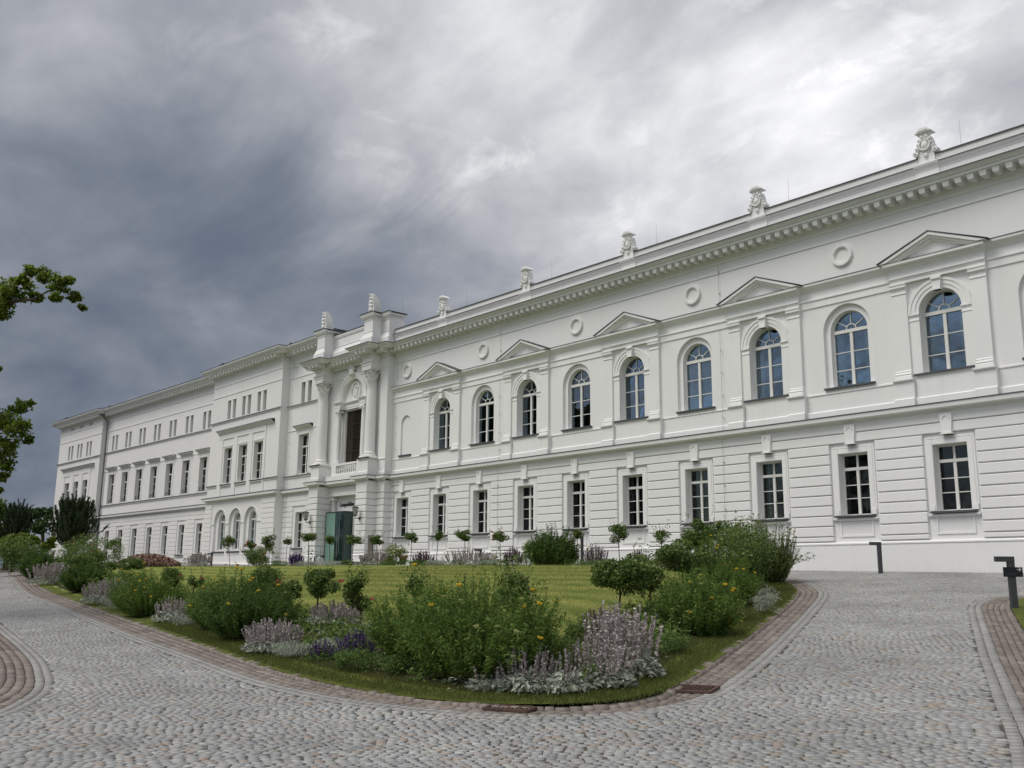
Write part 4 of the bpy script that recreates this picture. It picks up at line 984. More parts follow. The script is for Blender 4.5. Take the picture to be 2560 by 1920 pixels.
def stones(C, z_top, depth, rng, inset=.10, rough=.004):
    """C (n,4,2) corners; every stone its own island: top face and four sloping sides"""
    n = len(C); cen = C.mean(1, keepdims=True)
    top = cen+(C-cen)*(1-inset)
    tz = z_top(top[..., 0], top[..., 1])+rng.normal(0, rough, (n, 1))+rng.normal(0, rough*.25, (n, 4))
    bz = z_top(C[..., 0], C[..., 1])-depth
    V = np.concatenate([np.concatenate([C, bz[..., None]], 2), np.concatenate([top, tz[..., None]], 2)], 1).reshape(-1, 3)
    F = np.array([[4, 5, 6, 7], [0, 1, 5, 4], [1, 2, 6, 5], [2, 3, 7, 6], [3, 0, 4, 7]])
    F = (F[None]+8*np.arange(n)[:, None, None]).reshape(-1, 4)
    me = bpy.data.meshes.new('setts'); me.vertices.add(len(V)); me.vertices.foreach_set('co', V.astype(np.float32).ravel())
    me.loops.add(F.size); me.loops.foreach_set('vertex_index', F.ravel().astype(np.int32)); me.polygons.add(len(F))
    me.polygons.foreach_set('loop_start', np.arange(0, F.size, 4, dtype=np.int32)); me.polygons.foreach_set('loop_total', np.full(len(F), 4, dtype=np.int32))
    me.update(calc_edges=True); return me
rng = np.random.default_rng(5)
RI = ROUT+[(14, -31), (14, -2.6)]; LI = LOUT+[(-40, -45), (-80, -30)]
def patchy(M, scale, lo, hi):
    n, l = M.node_tree.nodes, M.node_tree.links; b = n['Principled BSDF']; src = b.inputs['Base Color'].links[0].from_socket
    t = n.new('ShaderNodeTexCoord'); nz = n.new('ShaderNodeTexNoise'); nz.inputs['Scale'].default_value = scale; nz.inputs['Detail'].default_value = 5; l.new(t.outputs['Object'], nz.inputs['Vector'])
    mr = n.new('ShaderNodeMapRange'); mr.inputs[1].default_value = .3; mr.inputs[2].default_value = .7; mr.inputs[3].default_value = lo; mr.inputs[4].default_value = hi; l.new(nz.outputs[0], mr.inputs[0])
    hs = n.new('ShaderNodeHueSaturation'); l.new(src, hs.inputs['Color']); l.new(mr.outputs[0], hs.inputs['Value']); l.new(hs.outputs[0], b.inputs['Base Color'])
patchy(M_sett, .55, .82, 1.16); patchy(M_red, .7, .8, 1.15); patchy(M_light, .6, .85, 1.1)
# paved surface laid in shallow arcs
ax = np.array([.654, .756]); ay = np.array([-.756, .654]); A_, W_ = .20, 1.6
su, sv = .106, .094
def arcmap(U, V):
    f = (U/W_) % 1.0; v = V+A_*4*f*(1-f)
    x = U*ax[0]+v*ay[0]; y = -31+U*ax[1]+v*ay[1]
    return x, y
U, V = np.meshgrid(np.arange(-50, 44, su), np.arange(2, 80, sv)); U = U.ravel(); V = V.ravel()
U = U+((np.round(V/sv)) % 2)*su*.5+rng.uniform(-.02, .02, U.shape)+np.interp(V, np.linspace(0, 80, 300), rng.uniform(-.3, .3, 300))
V = V+.035*np.sin(U*2.1+V*1.3)+.03*np.sin(U*.83-V*2.2)
x, y = arcmap(U, V)
dx, dy = x, y+31; dz = base_z(x, y)
F3, R3, U3 = np.array(fw), np.array(CR), np.array(CU)
dep = dx*F3[0]+dy*F3[1]+dz*F3[2]; ok = dep > 2.5
ix = np.where(ok, (dx*R3[0]+dy*R3[1]+dz*R3[2])/np.where(ok, dep, 1), 9); iy = np.where(ok, (dx*U3[0]+dy*U3[1]+dz*U3[2])/np.where(ok, dep, 1), 9)
ok &= (abs(ix) < .95) & (iy > -.70) & (iy < .0) & (dep < 82) & (y < -.12)
U, V, x, y = U[ok], V[ok], x[ok], y[ok]
ok = ~(inside(ISLE, x, y) | inside(RI, x, y) | inside(LI, x, y))
ok &= (seg_dist(np_pts(oc), x, y) > .27) & (seg_dist(ROUT, x, y) > .27) & (seg_dist(LOUT, x, y) > .27)
U, V = U[ok], V[ok]; n = len(U); hw_ = su*rng.uniform(.45, .488, (n, 1)); hv_ = sv*rng.uniform(.445, .485, (n, 1))
cu_ = U[:, None]+np.array([-1, 1, 1, -1])*hw_+rng.normal(0, .0045, (n, 4)); cv_ = V[:, None]+np.array([-1, -1, 1, 1])*hv_+rng.normal(0, .0045, (n, 4))
f = ((U/W_) % 1.0)[:, None]; slope = A_*4*(1-2*f)/W_
vv = V[:, None]+A_*4*f*(1-f)+slope*(cu_-U[:, None])+(cv_-V[:, None])
C = np.stack([cu_*ax[0]+vv*ay[0], -31+cu_*ax[1]+vv*ay[1]], 2)
print('setts', n)
tag(mesh_obj('cobblestone_pavement', stones(C, base_z, .03, rng, .05, .0018), M_sett), kind='structure')

def catmull(P, t):
    P = np.array(P, float); i = np.clip(t.astype(int), 0, len(P)-2); f = (t-i)[:, None]
    p0, p1, p2, p3 = P[np.maximum(i-1, 0)], P[i], P[i+1], P[np.minimum(i+2, len(P)-1)]
    return .5*((2*p1)+(-p0+p2)*f+(2*p0-5*p1+4*p2-p3)*f*f+(-p0+3*p1-3*p2+p3)*f**3)
def strip_rows(A, B, w, L, rng, r0=0, r1=1.0):
    """rows of stones about w wide and L long filling the band between two matching outlines"""
    tt = np.linspace(0, len(A)-1, 6000); Pa = catmull(A, tt)*(1-r0)+catmull(B, tt)*r0; Pb = catmull(A, tt)*(1-r1)+catmull(B, tt)*r1
    Pm = (Pa+Pb)/2; s = np.concatenate([[0], np.cumsum(np.linalg.norm(np.diff(Pm, axis=0), axis=1))])
    rows = max(1, int(round(np.median(np.linalg.norm(Pa-Pb, axis=1))/w))); out = []
    for k in range(rows):
        a, b = k/rows+.012, (k+1)/rows-.012; pos = rng.uniform(0, L)
        while pos < s[-1]-L:
            l = L*rng.uniform(.75, 1.25); q = np.interp([pos+.006, pos+l-.006], s, np.arange(6000)); i, j = int(q[0]), int(q[1])
            c = [Pa[i]*(1-a)+Pb[i]*a, Pa[j]*(1-a)+Pb[j]*a, Pa[j]*(1-b)+Pb[j]*b, Pa[i]*(1-b)+Pb[i]*b]; out.append(np.array(c)+rng.normal(0, .004, (4, 2))); pos += l
    return np.array(out)
def offset(P, d):
    P = np.array(P, float); T = np.gradient(P, axis=0); T /= np.linalg.norm(T, axis=1, keepdims=True)
    return [tuple(p) for p in P+np.stack([-T[:, 1], T[:, 0]], 1)*d]
def fixwind(C):
    a = np.cross(C[:, 1]-C[:, 0], C[:, 2]-C[:, 1]); C[a < 0] = C[a < 0][:, ::-1]; return C
gut = [strip_rows(OUT, GR, .155, .19, rng, 0, .74), strip_rows(ROUT, RGR, .155, .19, rng, 0, .8), strip_rows(LOUT, LGR, .155, .19, rng, 0, .8)]
tag(mesh_obj('gutter', stones(fixwind(np.concatenate(gut)), lambda a, b: base_z(a, b)+.004, .03, rng, .05, .003), M_red), kind='structure')
kr = [strip_rows(OUT, GR, .2, .15, rng, .75, 1.08), strip_rows(ROUT, RGR, .2, .15, rng, .8, 1), strip_rows(LOUT, LGR, .2, .15, rng, .8, 1)]
tag(mesh_obj('kerb', stones(fixwind(np.concatenate(kr)), lambda a, b: base_z(a, b)+.035, .07, rng, .07, .006), M_red), kind='structure')
lt_ = [strip_rows(OUT, offset(OUT, -.25), .125, .14, rng), strip_rows(ROUT, offset(ROUT, -.25), .125, .14, rng), strip_rows(LOUT, offset(LOUT, .25), .125, .14, rng)]
tag(mesh_obj('pale_sett_edging', stones(fixwind(np.concatenate(lt_)), lambda a, b: base_z(a, b)+.003, .03, rng, .05, .002), M_light), kind='structure')
# lawn and verges
_li = np.array(offset(gc, .3))
for _ in range(10): _li[1:-1] = .5*_li[1:-1]+.25*(_li[:-2]+_li[2:])
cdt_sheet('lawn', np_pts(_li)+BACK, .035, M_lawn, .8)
o = cdt_sheet('verge', np_pts(resample(RGR, step=.5))+[(14, -31), (14, -3.5)], .055, M_verge, 1.0)
o = cdt_sheet('verge', np_pts(resample(LGR, step=.8))+[(-40, -45), (-80, -30)], .055, M_verge, 1.5)
def band(name, A, d0, d1, z, M, kind='structure', side=1):
    P = resample(A, step=.4); A0, A1 = np.array(offset(P, d0*side)), np.array(offset(P, d1*side))
    for Q in (A0, A1):                                   # soften the loops an offset makes at tight corners
        for _ in range(12): Q[1:-1] = .5*Q[1:-1]+.25*(Q[:-2]+Q[2:])
    k = 7; V = []
    for j in range(k): Q = A0+(A1-A0)*j/(k-1); V += [(a, b, h_+z) for (a, b), h_ in zip(Q, H(Q[:, 0], Q[:, 1]))]
    n = len(P); me = bpy.data.meshes.new(name); me.from_pydata(V, [], [(j*n+i, j*n+i+1, (j+1)*n+i+1, (j+1)*n+i) for j in range(k-1) for i in range(n-1)])
    return tag(mesh_obj(name, me, M, True), kind=kind)
band('verge', GR, -.10, .60, .040, M_verge); band('flower_bed', GR, .55, 2.3, .055, M_soil)
fb_ = np.array([(-19.5, -3.4), (-26, -3.6), (-40, -3.8), (-56, -3.9), (-71, -4.3)])
me = bpy.data.meshes.new('flower_bed'); Pq = resample(fb_, step=.6); nn = len(Pq); V = []
for j in range(5): q = Pq+np.array([0, -.3*j]); V += [(a, b, c+.07) for (a, b), c in zip(q, H(q[:, 0], q[:, 1]))]
me.from_pydata(V, [], [(j*nn+i, j*nn+i+1, (j+1)*nn+i+1, (j+1)*nn+i) for j in range(4) for i in range(nn-1)]); tag(mesh_obj('flower_bed', me, M_soil, True), kind='structure')

# ================================================================== PLANTS
def leaves(cen, L, Wd, rng, up=.35, droop=0, dirs=None):
    """leaf-shaped loose quads at the given centres"""
    n = len(cen)
    nr = rng.normal(0, 1, (n, 3)); nr[:, 2] = abs(nr[:, 2])+up; nr /= np.linalg.norm(nr, axis=1, keepdims=True)
    if dirs is None:
        t = rng.normal(0, 1, (n, 3)); t[:, 2] -= droop
    else: t = dirs+rng.normal(0, .25, (n, 3))
    t -= nr*(t*nr).sum(1, keepdims=True); t /= np.linalg.norm(t, axis=1, keepdims=True)+1e-9
    s = np.cross(nr, t); L = (L*rng.uniform(.7, 1.3, (n, 1))); Wd = Wd*rng.uniform(.7, 1.3, (n, 1))
    return np.stack([cen-t*L/2, cen+s*Wd/2+t*L*.05, cen+t*L/2-nr*L*.12, cen-s*Wd/2+t*L*.05], 1)
def blades(base, tip, w, rng):
    """thin upright strips from base to tip"""
    d = tip-base; s = np.cross(d, rng.normal(0, 1, d.shape)); s /= np.linalg.norm(s, axis=1, keepdims=True)+1e-9
    return np.stack([base-s*w/2, base+s*w/2, tip+s*w*.25, tip-s*w*.25], 1)
def lumpy(n, c, r, rng, lumps=14, shell=.55):
    """points in an uneven crown: several smaller clumps set on an ellipsoid"""
    c = np.array(c); r = np.array(r)
    d = rng.normal(0, 1, (lumps, 3)); d /= np.linalg.norm(d, axis=1, keepdims=True); lc = d*rng.uniform(.35, .72, (lumps, 1)); lr = rng.uniform(.28, .45, lumps)
    k = rng.integers(0, lumps, n); p = rng.normal(0, 1, (n, 3)); p /= np.linalg.norm(p, axis=1, keepdims=True)
    p = lc[k]+p*lr[k][:, None]*rng.uniform(shell, 1.08, (n, 1))
    return c+p*r
ML = {
 'rose': mat('rose_leaf', (.05, .08, .02), .55, .35, island=[(.040, .070, .015), (.077, .131, .030), (.125, .200, .043), (.200, .281, .062)], transl=.28),
 'yarrow': mat('feathery_leaf', (.06, .1, .03), .7, .2, island=[(.069, .119, .025), (.100, .175, .035), (.144, .237, .048), (.225, .312, .075)], transl=.35),
 'fennel': mat('dark_feathery_leaf', (.05, .09, .03), .7, .2, island=[(.052, .098, .023), (.085, .150, .034), (.130, .215, .049)], transl=.3),
 'silver': mat('silver_leaf', (.30, .33, .27), .8, .2, island=[(.198, .231, .176), (.330, .363, .297), (.462, .495, .429)], transl=.15),
 'spike': mat('mauve_grey_spike', (.26, .22, .23), .85, .1, island=[(.26, .225, .22), (.38, .335, .33), (.52, .48, .46)], transl=.1),
 'purple': mat('violet_flower', (.06, .03, .12), .7, .2, island=[(.045, .022, .09), (.085, .045, .17), (.13, .07, .22)], transl=.2),
 'plum': mat('plum_flower', (.10, .05, .09), .75, .2, island=[(.07, .035, .06), (.13, .07, .11), (.21, .13, .17)], transl=.2),
 'mat': mat('bright_green_leaf', (.08, .14, .03), .6, .3, island=[(.056, .106, .025), (.094, .163, .037), (.150, .225, .056)], transl=.3),
 'shrub': mat('shrub_leaf', (.07, .11, .03), .6, .3, island=[(.047, .081, .024), (.088, .142, .038), (.149, .216, .057), (.216, .284, .081)], transl=.3),
 'canna': mat('bronze_leaf', (.07, .07, .035), .6, .3, island=[(.035, .06, .02), (.06, .10, .028), (.095, .085, .045)], transl=.2),
 'pine': mat('dark_pine_needle', (.025, .04, .018), .7, .2, island=[(.023, .038, .019), (.042, .067, .030), (.067, .104, .042)]),
 'tree': mat('tree_leaf', (.07, .11, .03), .6, .3, island=[(.050, .088, .022), (.088, .144, .033), (.138, .206, .048), (.200, .275, .062)], transl=.3),
 'treey': mat('yellow_green_leaf', (.1, .15, .03), .6, .3, island=[(.09, .14, .02), (.15, .215, .03), (.22, .29, .05)], transl=.5),
 'treed': mat('dark_tree_leaf', (.03, .05, .015), .6, .3, island=[(.036, .066, .026), (.060, .102, .038), (.096, .150, .048)], transl=.2),
}
M_yel = mat('yellow_umbel', (.48, .33, .03), .8, .1, noise=(60, .25)); M_umb = mat('faded_green_umbel', (.20, .22, .08), .8, .1, noise=(60, .25))
M_pink = mat('pink_rose_petal', (.62, .13, .13), .6, .2, island=[(.50, .08, .09), (.68, .17, .17), (.75, .28, .26)], transl=.2)
M_white = mat('white_petal', (.6, .6, .52), .6, .2)
M_peach = mat('pink_canna_petal', (.35, .18, .14), .7, .2, island=[(.12, .07, .055), (.22, .13, .10), (.42, .28, .23)])
M_stem = mat('green_stem', (.07, .10, .03), .7, .2); M_stemb = mat('woody_stem', (.06, .045, .03), .8, .2, noise=(30, .3))

def root(name, x, y, label, cat, group=None, dz=.05):
    return tag(empty(name, (x, y, h(x, y)+dz)), label, cat, group)
def sub(name, me, M, parent, smooth=False, loc=None):
    o = mesh_obj(name, me, M, smooth); o.parent = parent
    if loc: o.location = loc
    return o
def mbsub(name, mb, M, parent, smooth=False):
    me = bpy.data.meshes.new(name); me.from_pydata(mb.v, [], mb.f); me.update(); return sub(name, me, M, parent, smooth)
_rose = {}
def rose_mesh(r, M):
    key = (round(r, 3), M.name)
    if key not in _rose:
        g = np.random.default_rng(11); Q = []
        for ring_, n, tilt in ((.25, 5, 1.2), (.6, 7, .8), (1.0, 8, .35)):
            for i in range(n):
                a = 2*math.pi*(i+g.uniform(0, .4))/n; o = np.array([math.cos(a), math.sin(a), 0]); t = np.array([-math.sin(a), math.cos(a), 0]); z = np.array([0, 0, 1.])
                b = o*ring_*r*.35; e = o*ring_*r*math.cos(tilt*.7)+z*r*math.sin(tilt)*.7
                Q.append([b-t*r*.25, b+t*r*.25, e+t*r*.36, e-t*r*.36])
        me = quads_mesh('flower', np.array(Q)); me.materials.append(M); _rose[key] = me
    return _rose[key]
def put_flower(parent, loc, r, M, name='flower', rz=0):
    o = bpy.data.objects.new(name, rose_mesh(r, M)); COL.objects.link(o); o.parent = parent; o.location = loc; o.rotation_euler = (random.uniform(-.9, .2), random.uniform(-.6, .6), rz)
random.seed(3)
TOCAM = Vector((-.756, .654, 0))*-1
def standard(x, y, w, hgt, label, far=False, flowers=0, fM=None, kind='rose', flat=.72, shoots=0, fill=1.0, seed=0, dense=1.0):
    """grafted rose: thin stem and a round leafy head"""
    g = np.random.default_rng(1000+seed); r = root('standard_rose', x, y, label, 'rose tree', 'grafted rose trees around the lawn'); r.rotation_euler = (g.normal(0, .045), g.normal(0, .045), 0)
    w = w*(1.16 if far else 1.3); hgt *= 1.06; ch = min(w*flat*1.02, hgt*.72)*fill; cz = hgt-ch*.5; L = .075 if far else .062
    st = MB(); bx, by = g.normal(0, .02, 2)
    st.tube([(0, 0, -.08), (bx, by, cz*.5), (bx*.3, by*.3, cz-ch*.1)], .017+.006*(not far), 7, .013)
    for k in range(5):
        a = g.uniform(0, 6.28); st.tube([(0, 0, cz-ch*.35), (w*.28*math.cos(a), w*.28*math.sin(a), cz+ch*.1*g.uniform(-1, 1))], .008, 4, .004)
    mbsub('trunk', st, M_stemb, r)
    n = int((900 if far else 1900)*dense*max(.5, w/.7)**1.7)
    p = lumpy(n, (0, 0, cz), (w*.5, w*.5, ch*.5), g, 13); Q = leaves(p, L, L*.62, g, .4, .3)
    sh = []
    for k in range(shoots+(4 if not far else 2)):
        a = g.uniform(0, 6.28); b = np.array([w*.3*math.cos(a), w*.3*math.sin(a), cz+ch*.2]); e = b+np.array([g.normal(0, .12), g.normal(0, .12), ch*g.uniform(.35, .6)+(.1 if not far else .04)])
        m_ = 14; t = g.uniform(0, 1, (m_, 1)); sh.append(b+(e-b)*t+g.normal(0, .025, (m_, 3)))
    Q = np.concatenate([Q, leaves(np.concatenate(sh), L*.9, L*.5, g, .3)])
    sub('crown', quads_mesh('crown', Q), ML[kind], r)
    for k in range(flowers):
        a = g.uniform(-1.1, 1.1); d = Matrix.Rotation(a, 3, 'Z') @ Vector((.756, -.654, 0)); q = d*w*.47; q.z = cz+ch*g.uniform(-.25, .42); put_flower(r, q, .055 if not far else .075, fM or M_pink)
    return r
def umbel_mesh(r):
    key = ('umb', round(r, 3))
    if key not in _rose:
        m_ = MB(); m_.lathe(0, 0, [(.003, -.018), (r*.7, -.008), (r, 0), (r*.97, .006), (r*.6, .012), (0, .014)], 11)
        g = random.Random(7)
        for k in range(26): a = g.uniform(0, 6.28); q = r*math.sqrt(g.uniform(0, 1)); m_.ell((q*math.cos(a), q*math.sin(a), .016), (.011, .011, .009), 5, 4)
        me = bpy.data.meshes.new('flower_head'); me.from_pydata(m_.v, [], m_.f); me.update(); _rose[key] = me
    return _rose[key]
def yarrow(x, y, w, hgt, label, seed, heads=12, dens=1.0, kind='yarrow', name='yarrow', cat='perennial clump', L=.05, faded=.45, asp=.8, spread=.62):
    g = np.random.default_rng(2000+seed); r = root(name, x, y, label, cat, 'tall green perennial clumps in the bed')
    ns = int(190*dens*max(w, .6)); a = g.uniform(0, 2*math.pi, ns); q = np.sqrt(g.uniform(0, 1, ns)); lean = q*w*.5
    hh = hgt*(1-.38*q**2)*g.uniform(.5, 1.08, ns)*(1+.16*np.sin(a*3+seed)+.12*np.sin(a*5+2*seed))
    base = np.stack([lean*spread*np.cos(a), lean*spread*np.sin(a)*asp, np.zeros(ns)], 1); tip = np.stack([lean*1.15*np.cos(a)+g.normal(0, .09, ns), (lean*1.15*np.sin(a)*asp+g.normal(0, .09, ns)), hh], 1)
    sub('stems', quads_mesh('stems', blades(base, tip, .009, g)), M_stem, r)
    m_ = 48; t = np.tile(np.linspace(.12, .98, m_), ns)[:, None]; i = np.repeat(np.arange(ns), m_)
    c = base[i]+(tip[i]-base[i])*t+g.normal(0, .022, (ns*m_, 3)); dr = g.normal(0, 1, (ns*m_, 3)); dr[:, 2] = .7
    Q = leaves(c, L*1.7, L*.34, g, .2, 0, dr)
    sub('foliage', quads_mesh('foliage', Q), ML[kind], r)
    order = np.argsort(-(tip @ np.array([.756, -.654, 0]))*.5-tip[:, 2]*.6+g.normal(0, .25, ns))
    for k in range(heads):
        j = order[k*2 % ns]; e = tip[j]; o = bpy.data.objects.new('flower_head', None)
        me = umbel_mesh(.038 if k % 3 else .028); faded_one = g.uniform() < faded
        nm = 'u_yel' if not faded_one else 'u_umb'; key = (me.name, nm)
        if key not in _rose: m2 = me.copy(); m2.materials.append(M_umb if faded_one else M_yel); _rose[key] = m2
        o = bpy.data.objects.new('flower_head', _rose[key]); COL.objects.link(o); o.parent = r; up_ = g.uniform(.02, .10)
        o.location = (e[0], e[1], e[2]+up_); o.rotation_euler = (g.normal(0, .25), g.normal(0, .25), 0)
        s_ = MB(); s_.tube([(e[0], e[1], e[2]-.1), (e[0], e[1], e[2]+up_-.03)], .004, 4); mbsub('flower_stalk', s_, M_stem, r)
    return r
def spikes(x, y, w, hgt, label, seed, leafM, spikeM, name, cat, group, ns=60, sw=.028, leafh=.35, nl=500, lw=(.10, .035), asp=.8, low=.5):
    """mound of basal leaves with upright flower spikes"""
    g = np.random.default_rng(3000+seed); r = root(name, x, y, label, cat, group)
    a = g.uniform(0, 6.283, nl); q = np.sqrt(g.uniform(0, 1, nl)); c = np.stack([q*w*.5*np.cos(a), q*w*.5*asp*np.sin(a), hgt*leafh*(1-q**2*.75)*g.uniform(.1, 1, nl)+.01], 1)
    dr = c*np.array([1, 1, 0])+np.array([0, 0, .12]); sub('foliage', quads_mesh('foliage', leaves(c, lw[0], lw[1], g, .3, 0, dr/(np.linalg.norm(dr, axis=1, keepdims=True)+1e-6))), ML[leafM], r)
    a = g.uniform(0, 6.283, ns); q = np.sqrt(g.uniform(0, 1, ns)); b = np.stack([q*w*.38*np.cos(a), q*w*.38*asp*np.sin(a), np.zeros(ns)], 1)
    e = b*1.35+np.stack([g.normal(0, .035, ns), g.normal(0, .035, ns), hgt*(1-.35*q**2)*g.uniform(low+.25, 1, ns)], 1)
    Q = [blades(b, e, .010, g)]
    m_ = 26; t = np.tile(np.linspace(.42, 1, m_), ns)[:, None]; i = np.repeat(np.arange(ns), m_); cc = b[i]+(e[i]-b[i])*t; taper = (1.25-t)
    o_ = g.normal(0, 1, (ns*m_, 3)); o_[:, 2] *= .3; o_ /= np.linalg.norm(o_, axis=1, keepdims=True); cc = cc+o_*sw*.45*taper
    Q.append(leaves(cc, sw*1.15, sw*.8, g, .1, 0, o_+np.array([0, 0, .8])))
    sub('flower_spikes', quads_mesh('flower_spikes', np.concatenate(Q)), ML[spikeM], r)
    return r
def mound(x, y, w, hgt, label, seed, kind, name, cat, n=900, L=.05, Wf=.45, asp=.8, group=None, flowers=0, fM=None, stem=True, lumps=14):
    g = np.random.default_rng(4000+seed); r = root(name, x, y, label, cat, group)
    p = lumpy(n, (0, 0, hgt*.45), (w*.5, w*.5*asp, hgt*.55), g, lumps, .4); p[:, 2] = np.where(p[:, 2] < .01, g.uniform(.01, hgt*.35, n), p[:, 2])
    m_ = n//7; a = g.uniform(0, 6.28, m_); q = np.sqrt(g.uniform(0, 1, m_)); tips = np.stack([q*w*.45*np.cos(a), q*w*.45*asp*np.sin(a), hgt*(.85-.3*q*q)+g.uniform(0, hgt*.16, m_)], 1)
    Q = leaves(np.concatenate([p, tips]), L, L*Wf, g, .35, .2)
    sub('foliage', quads_mesh('foliage', Q), ML[kind], r)
    if stem:
        s_ = MB()
        for k in range(9): a = g.uniform(0, 6.28); s_.tube([(w*.06*math.cos(a), w*.06*math.sin(a), -.03), (w*.34*math.cos(a), w*.34*asp*math.sin(a), hgt*.72)], .009, 4, .004)
        mbsub('stems', s_, M_stemb, r)
    for k in range(flowers):
        a = g.uniform(-1.3, 1.3); d = Matrix.Rotation(a, 3, 'Z') @ Vector((.756, -.654, 0)); q = d*w*.48; q.z = hgt*g.uniform(.45, .95); put_flower(r, q, .05, fM or M_yel)
    return r

# ---- standard roses round the near side of the lawn
NS = [
 (-12.91, -17.15, 1.25, 1.12, 'largest grafted rose tree, broad dark green head on one bare stem, behind the mauve spikes', dict(flat=.68, dense=.8)),
 (-13.06, -16.04, .52, 1.0, 'narrow grafted rose tree with a drooping head, close behind the largest rose tree', dict(flat=1.1)),
 (-14.4, -13.4, 1.15, 1.42, 'wide rose tree head merging into the tall shrubs on the right of the bed', dict(flat=.66, flowers=1, fM=M_white, kind='shrub')),
 (-16.13, -10.72, .85, 1.7, 'round rose tree head rising against the white wall left of the tallest shrub', dict(flat=.85)),
 (-18.58, -6.07, .95, 1.75, 'rose tree head just left of the tall shrub ending the bed at the wall', dict(flat=.9)),
 (-17.76, -20.75, .74, 1.14, 'mushroom-headed rose tree on a tall straight stem over mauve spikes, standing free before the lawn', dict(flat=.72)),
 (-15.55, -21.12, .50, 1.08, 'dark column-like rose tree with leafy stem, one pink rose and a long shoot above it', dict(flat=1.5, flowers=2, shoots=9)),
 (-20.18, -20.11, .50, .76, 'low dark rose tree carrying three pink roses beside the feathery clump', dict(flat=.7, flowers=3)),
 (-21.35, -20.01, .78, 1.13, 'dense round rose tree head rising behind the large left feathery clump', dict(flat=.75)),
 (-29.54, -18.89, .66, 1.0, 'bare-stemmed rose tree with one pink rose at the left of its head', dict(flat=.95, flowers=1)),
 (-27.92, -18.98, .42, .78, 'small sparse rose tree with a pink rose and yellow umbels around it', dict(flat=.8, flowers=1, dense=.6)),
 (-46.21, -15.77, .75, .86, 'dark little rose tree over the pale silvery plants, near the left end of the bed', dict(flat=.6, far=True)),
 (-46.58, -14.92, .68, .86, 'flat-topped rose tree between the dark little one and the leafy mass before the lawn edge', dict(flat=.7, far=True)),
 (-43.62, -15.11, 1.25, .9, 'wide spreading rose tree head hiding the left end of the lawn edge', dict(flat=.5, far=True, flowers=1, fM=M_white)),
 (-52.16, -14.42, 1.35, 1.22, 'broad layered rose tree behind the dark fennel-like clump at the far left', dict(flat=.45, far=True)),
 (-14.89, -20.45, .42, .86, 'dark glossy rose tree head seen just behind the biggest yellow-flowered clump', dict(flat=.9, shoots=6, dense=.8)),
 (-11.92, -20.68, .58, 1.0, 'upright rose bush with loose shoots standing in the middle of the biggest clump', dict(flat=1.5, shoots=18, dense=.7)),
]
for i, (x, y, w, hg, lab, kw) in enumerate(NS): standard(x, y, w, hg, lab, seed=i, **kw)
FS = [
 (-56.84, .82, 1.77, 'dark rose tree standing before the left arched ground-floor windows', dict(flat=.85)),
 (-54.41, .6, 1.45, 'small reddish rose tree between the arched windows and the round yellow-flowered bush', dict(flowers=3, fM=M_pink)),
 (-51.79, .9, 1.75, 'rose tree head on top of the round bush left of the entrance', dict(flat=.85)),
 (-49.81, .46, 1.5, 'smallest rose tree, directly right of the round bush', dict()),
 (-47.33, .9, 1.78, 'large umbrella-shaped rose tree before the left entrance pier', dict(flat=.6)),
 (-45.06, .58, 1.52, 'reddish-brown rose tree in front of the green glass lobby', dict(dense=.9)),
 (-42.89, .8, 1.58, 'rose tree with one white rose before the dark glass door', dict(flowers=1, fM=M_white)),
 (-40.61, .7, 1.54, 'rose tree with leaves down its stem right of the tall grey post', dict(flat=.7, shoots=3)),
 (-37.92, .6, 1.6, 'round rose tree on a thin stem before the first window right of the entrance', dict(flat=.8)),
 (-35.92, .46, 1.62, 'slim rose tree with a tiny head between the first two windows right of the entrance', dict(flat=.95)),
 (-33.71, .76, 1.6, 'wide flat rose tree before the third wall pier right of the entrance', dict(flat=.6)),
 (-31.36, .62, 1.47, 'rose tree with red roses on its right side left of the dark green mound', dict(flowers=4, fM=mat('red_rose_petal', (.45, .05, .04), .6, .2, island=[(.35, .03, .03), (.5, .07, .05)]))),
 (-26.9, .44, 1.42, 'small rose tree right beside the dark green mound, a path lamp behind it', dict()),
 (-24.69, .72, 1.6, 'light green rose tree with a tall clean stem before the sixth window', dict(flat=.9, kind='shrub')),
 (-22.76, .62, 1.43, 'loose pale rose tree just left of the big shrubs', dict(flat=.85, kind='shrub', dense=.6)),
]
for i, (x, w, hg, lab, kw) in enumerate(FS): standard(x, -4.35, w*1.08, hg*1.04, lab, far=True, seed=50+i, **kw)
standard(-77.9, -4.0, 1.2, 2.1, 'rose tree in front of the far left wing beside a loose twiggy shrub', far=True, seed=80, flat=.8)

# ---- perennials of the near bed
Y0 = 'tall green perennial clumps in the bed'
yarrow(-10.75, -22.2, 2.6, 1.32, 'biggest feathery green clump in front, with flat yellow flower heads', 1, heads=18, dens=1.6, name='yarrow', faded=.45, asp=.62)
yarrow(-12.5, -21.9, 1.9, 1.15, 'feathery green clump behind and left of the biggest one, yellow heads leaning left', 2, heads=10, dens=1.1, faded=.5)
yarrow(-18.9, -21.6, 2.2, 1.2, 'large dark feathery clump left of the mauve spiked mound, few yellow heads', 3, heads=10, dens=1.5, kind='fennel')
yarrow(-21.2, -21.1, 1.8, 1.15, 'paler feathery clump joined to the left of the large dark one, many yellow heads', 4, heads=11, dens=1.3)
yarrow(-27.2, -20.5, 2.1, 1.1, 'feathery clump with yellow heads third from the left along the road', 5, heads=10, dens=1.3)
yarrow(-29.6, -19.9, 1.9, 1.1, 'light green feathery clump left beside the third yellow-headed one', 6, heads=12, dens=.8)
yarrow(-42.0, -17.5, 2.1, 1.1, 'dark fennel-like clump at the left bend of the kerb', 7, heads=3, dens=1.4, kind='fennel', L=.07)
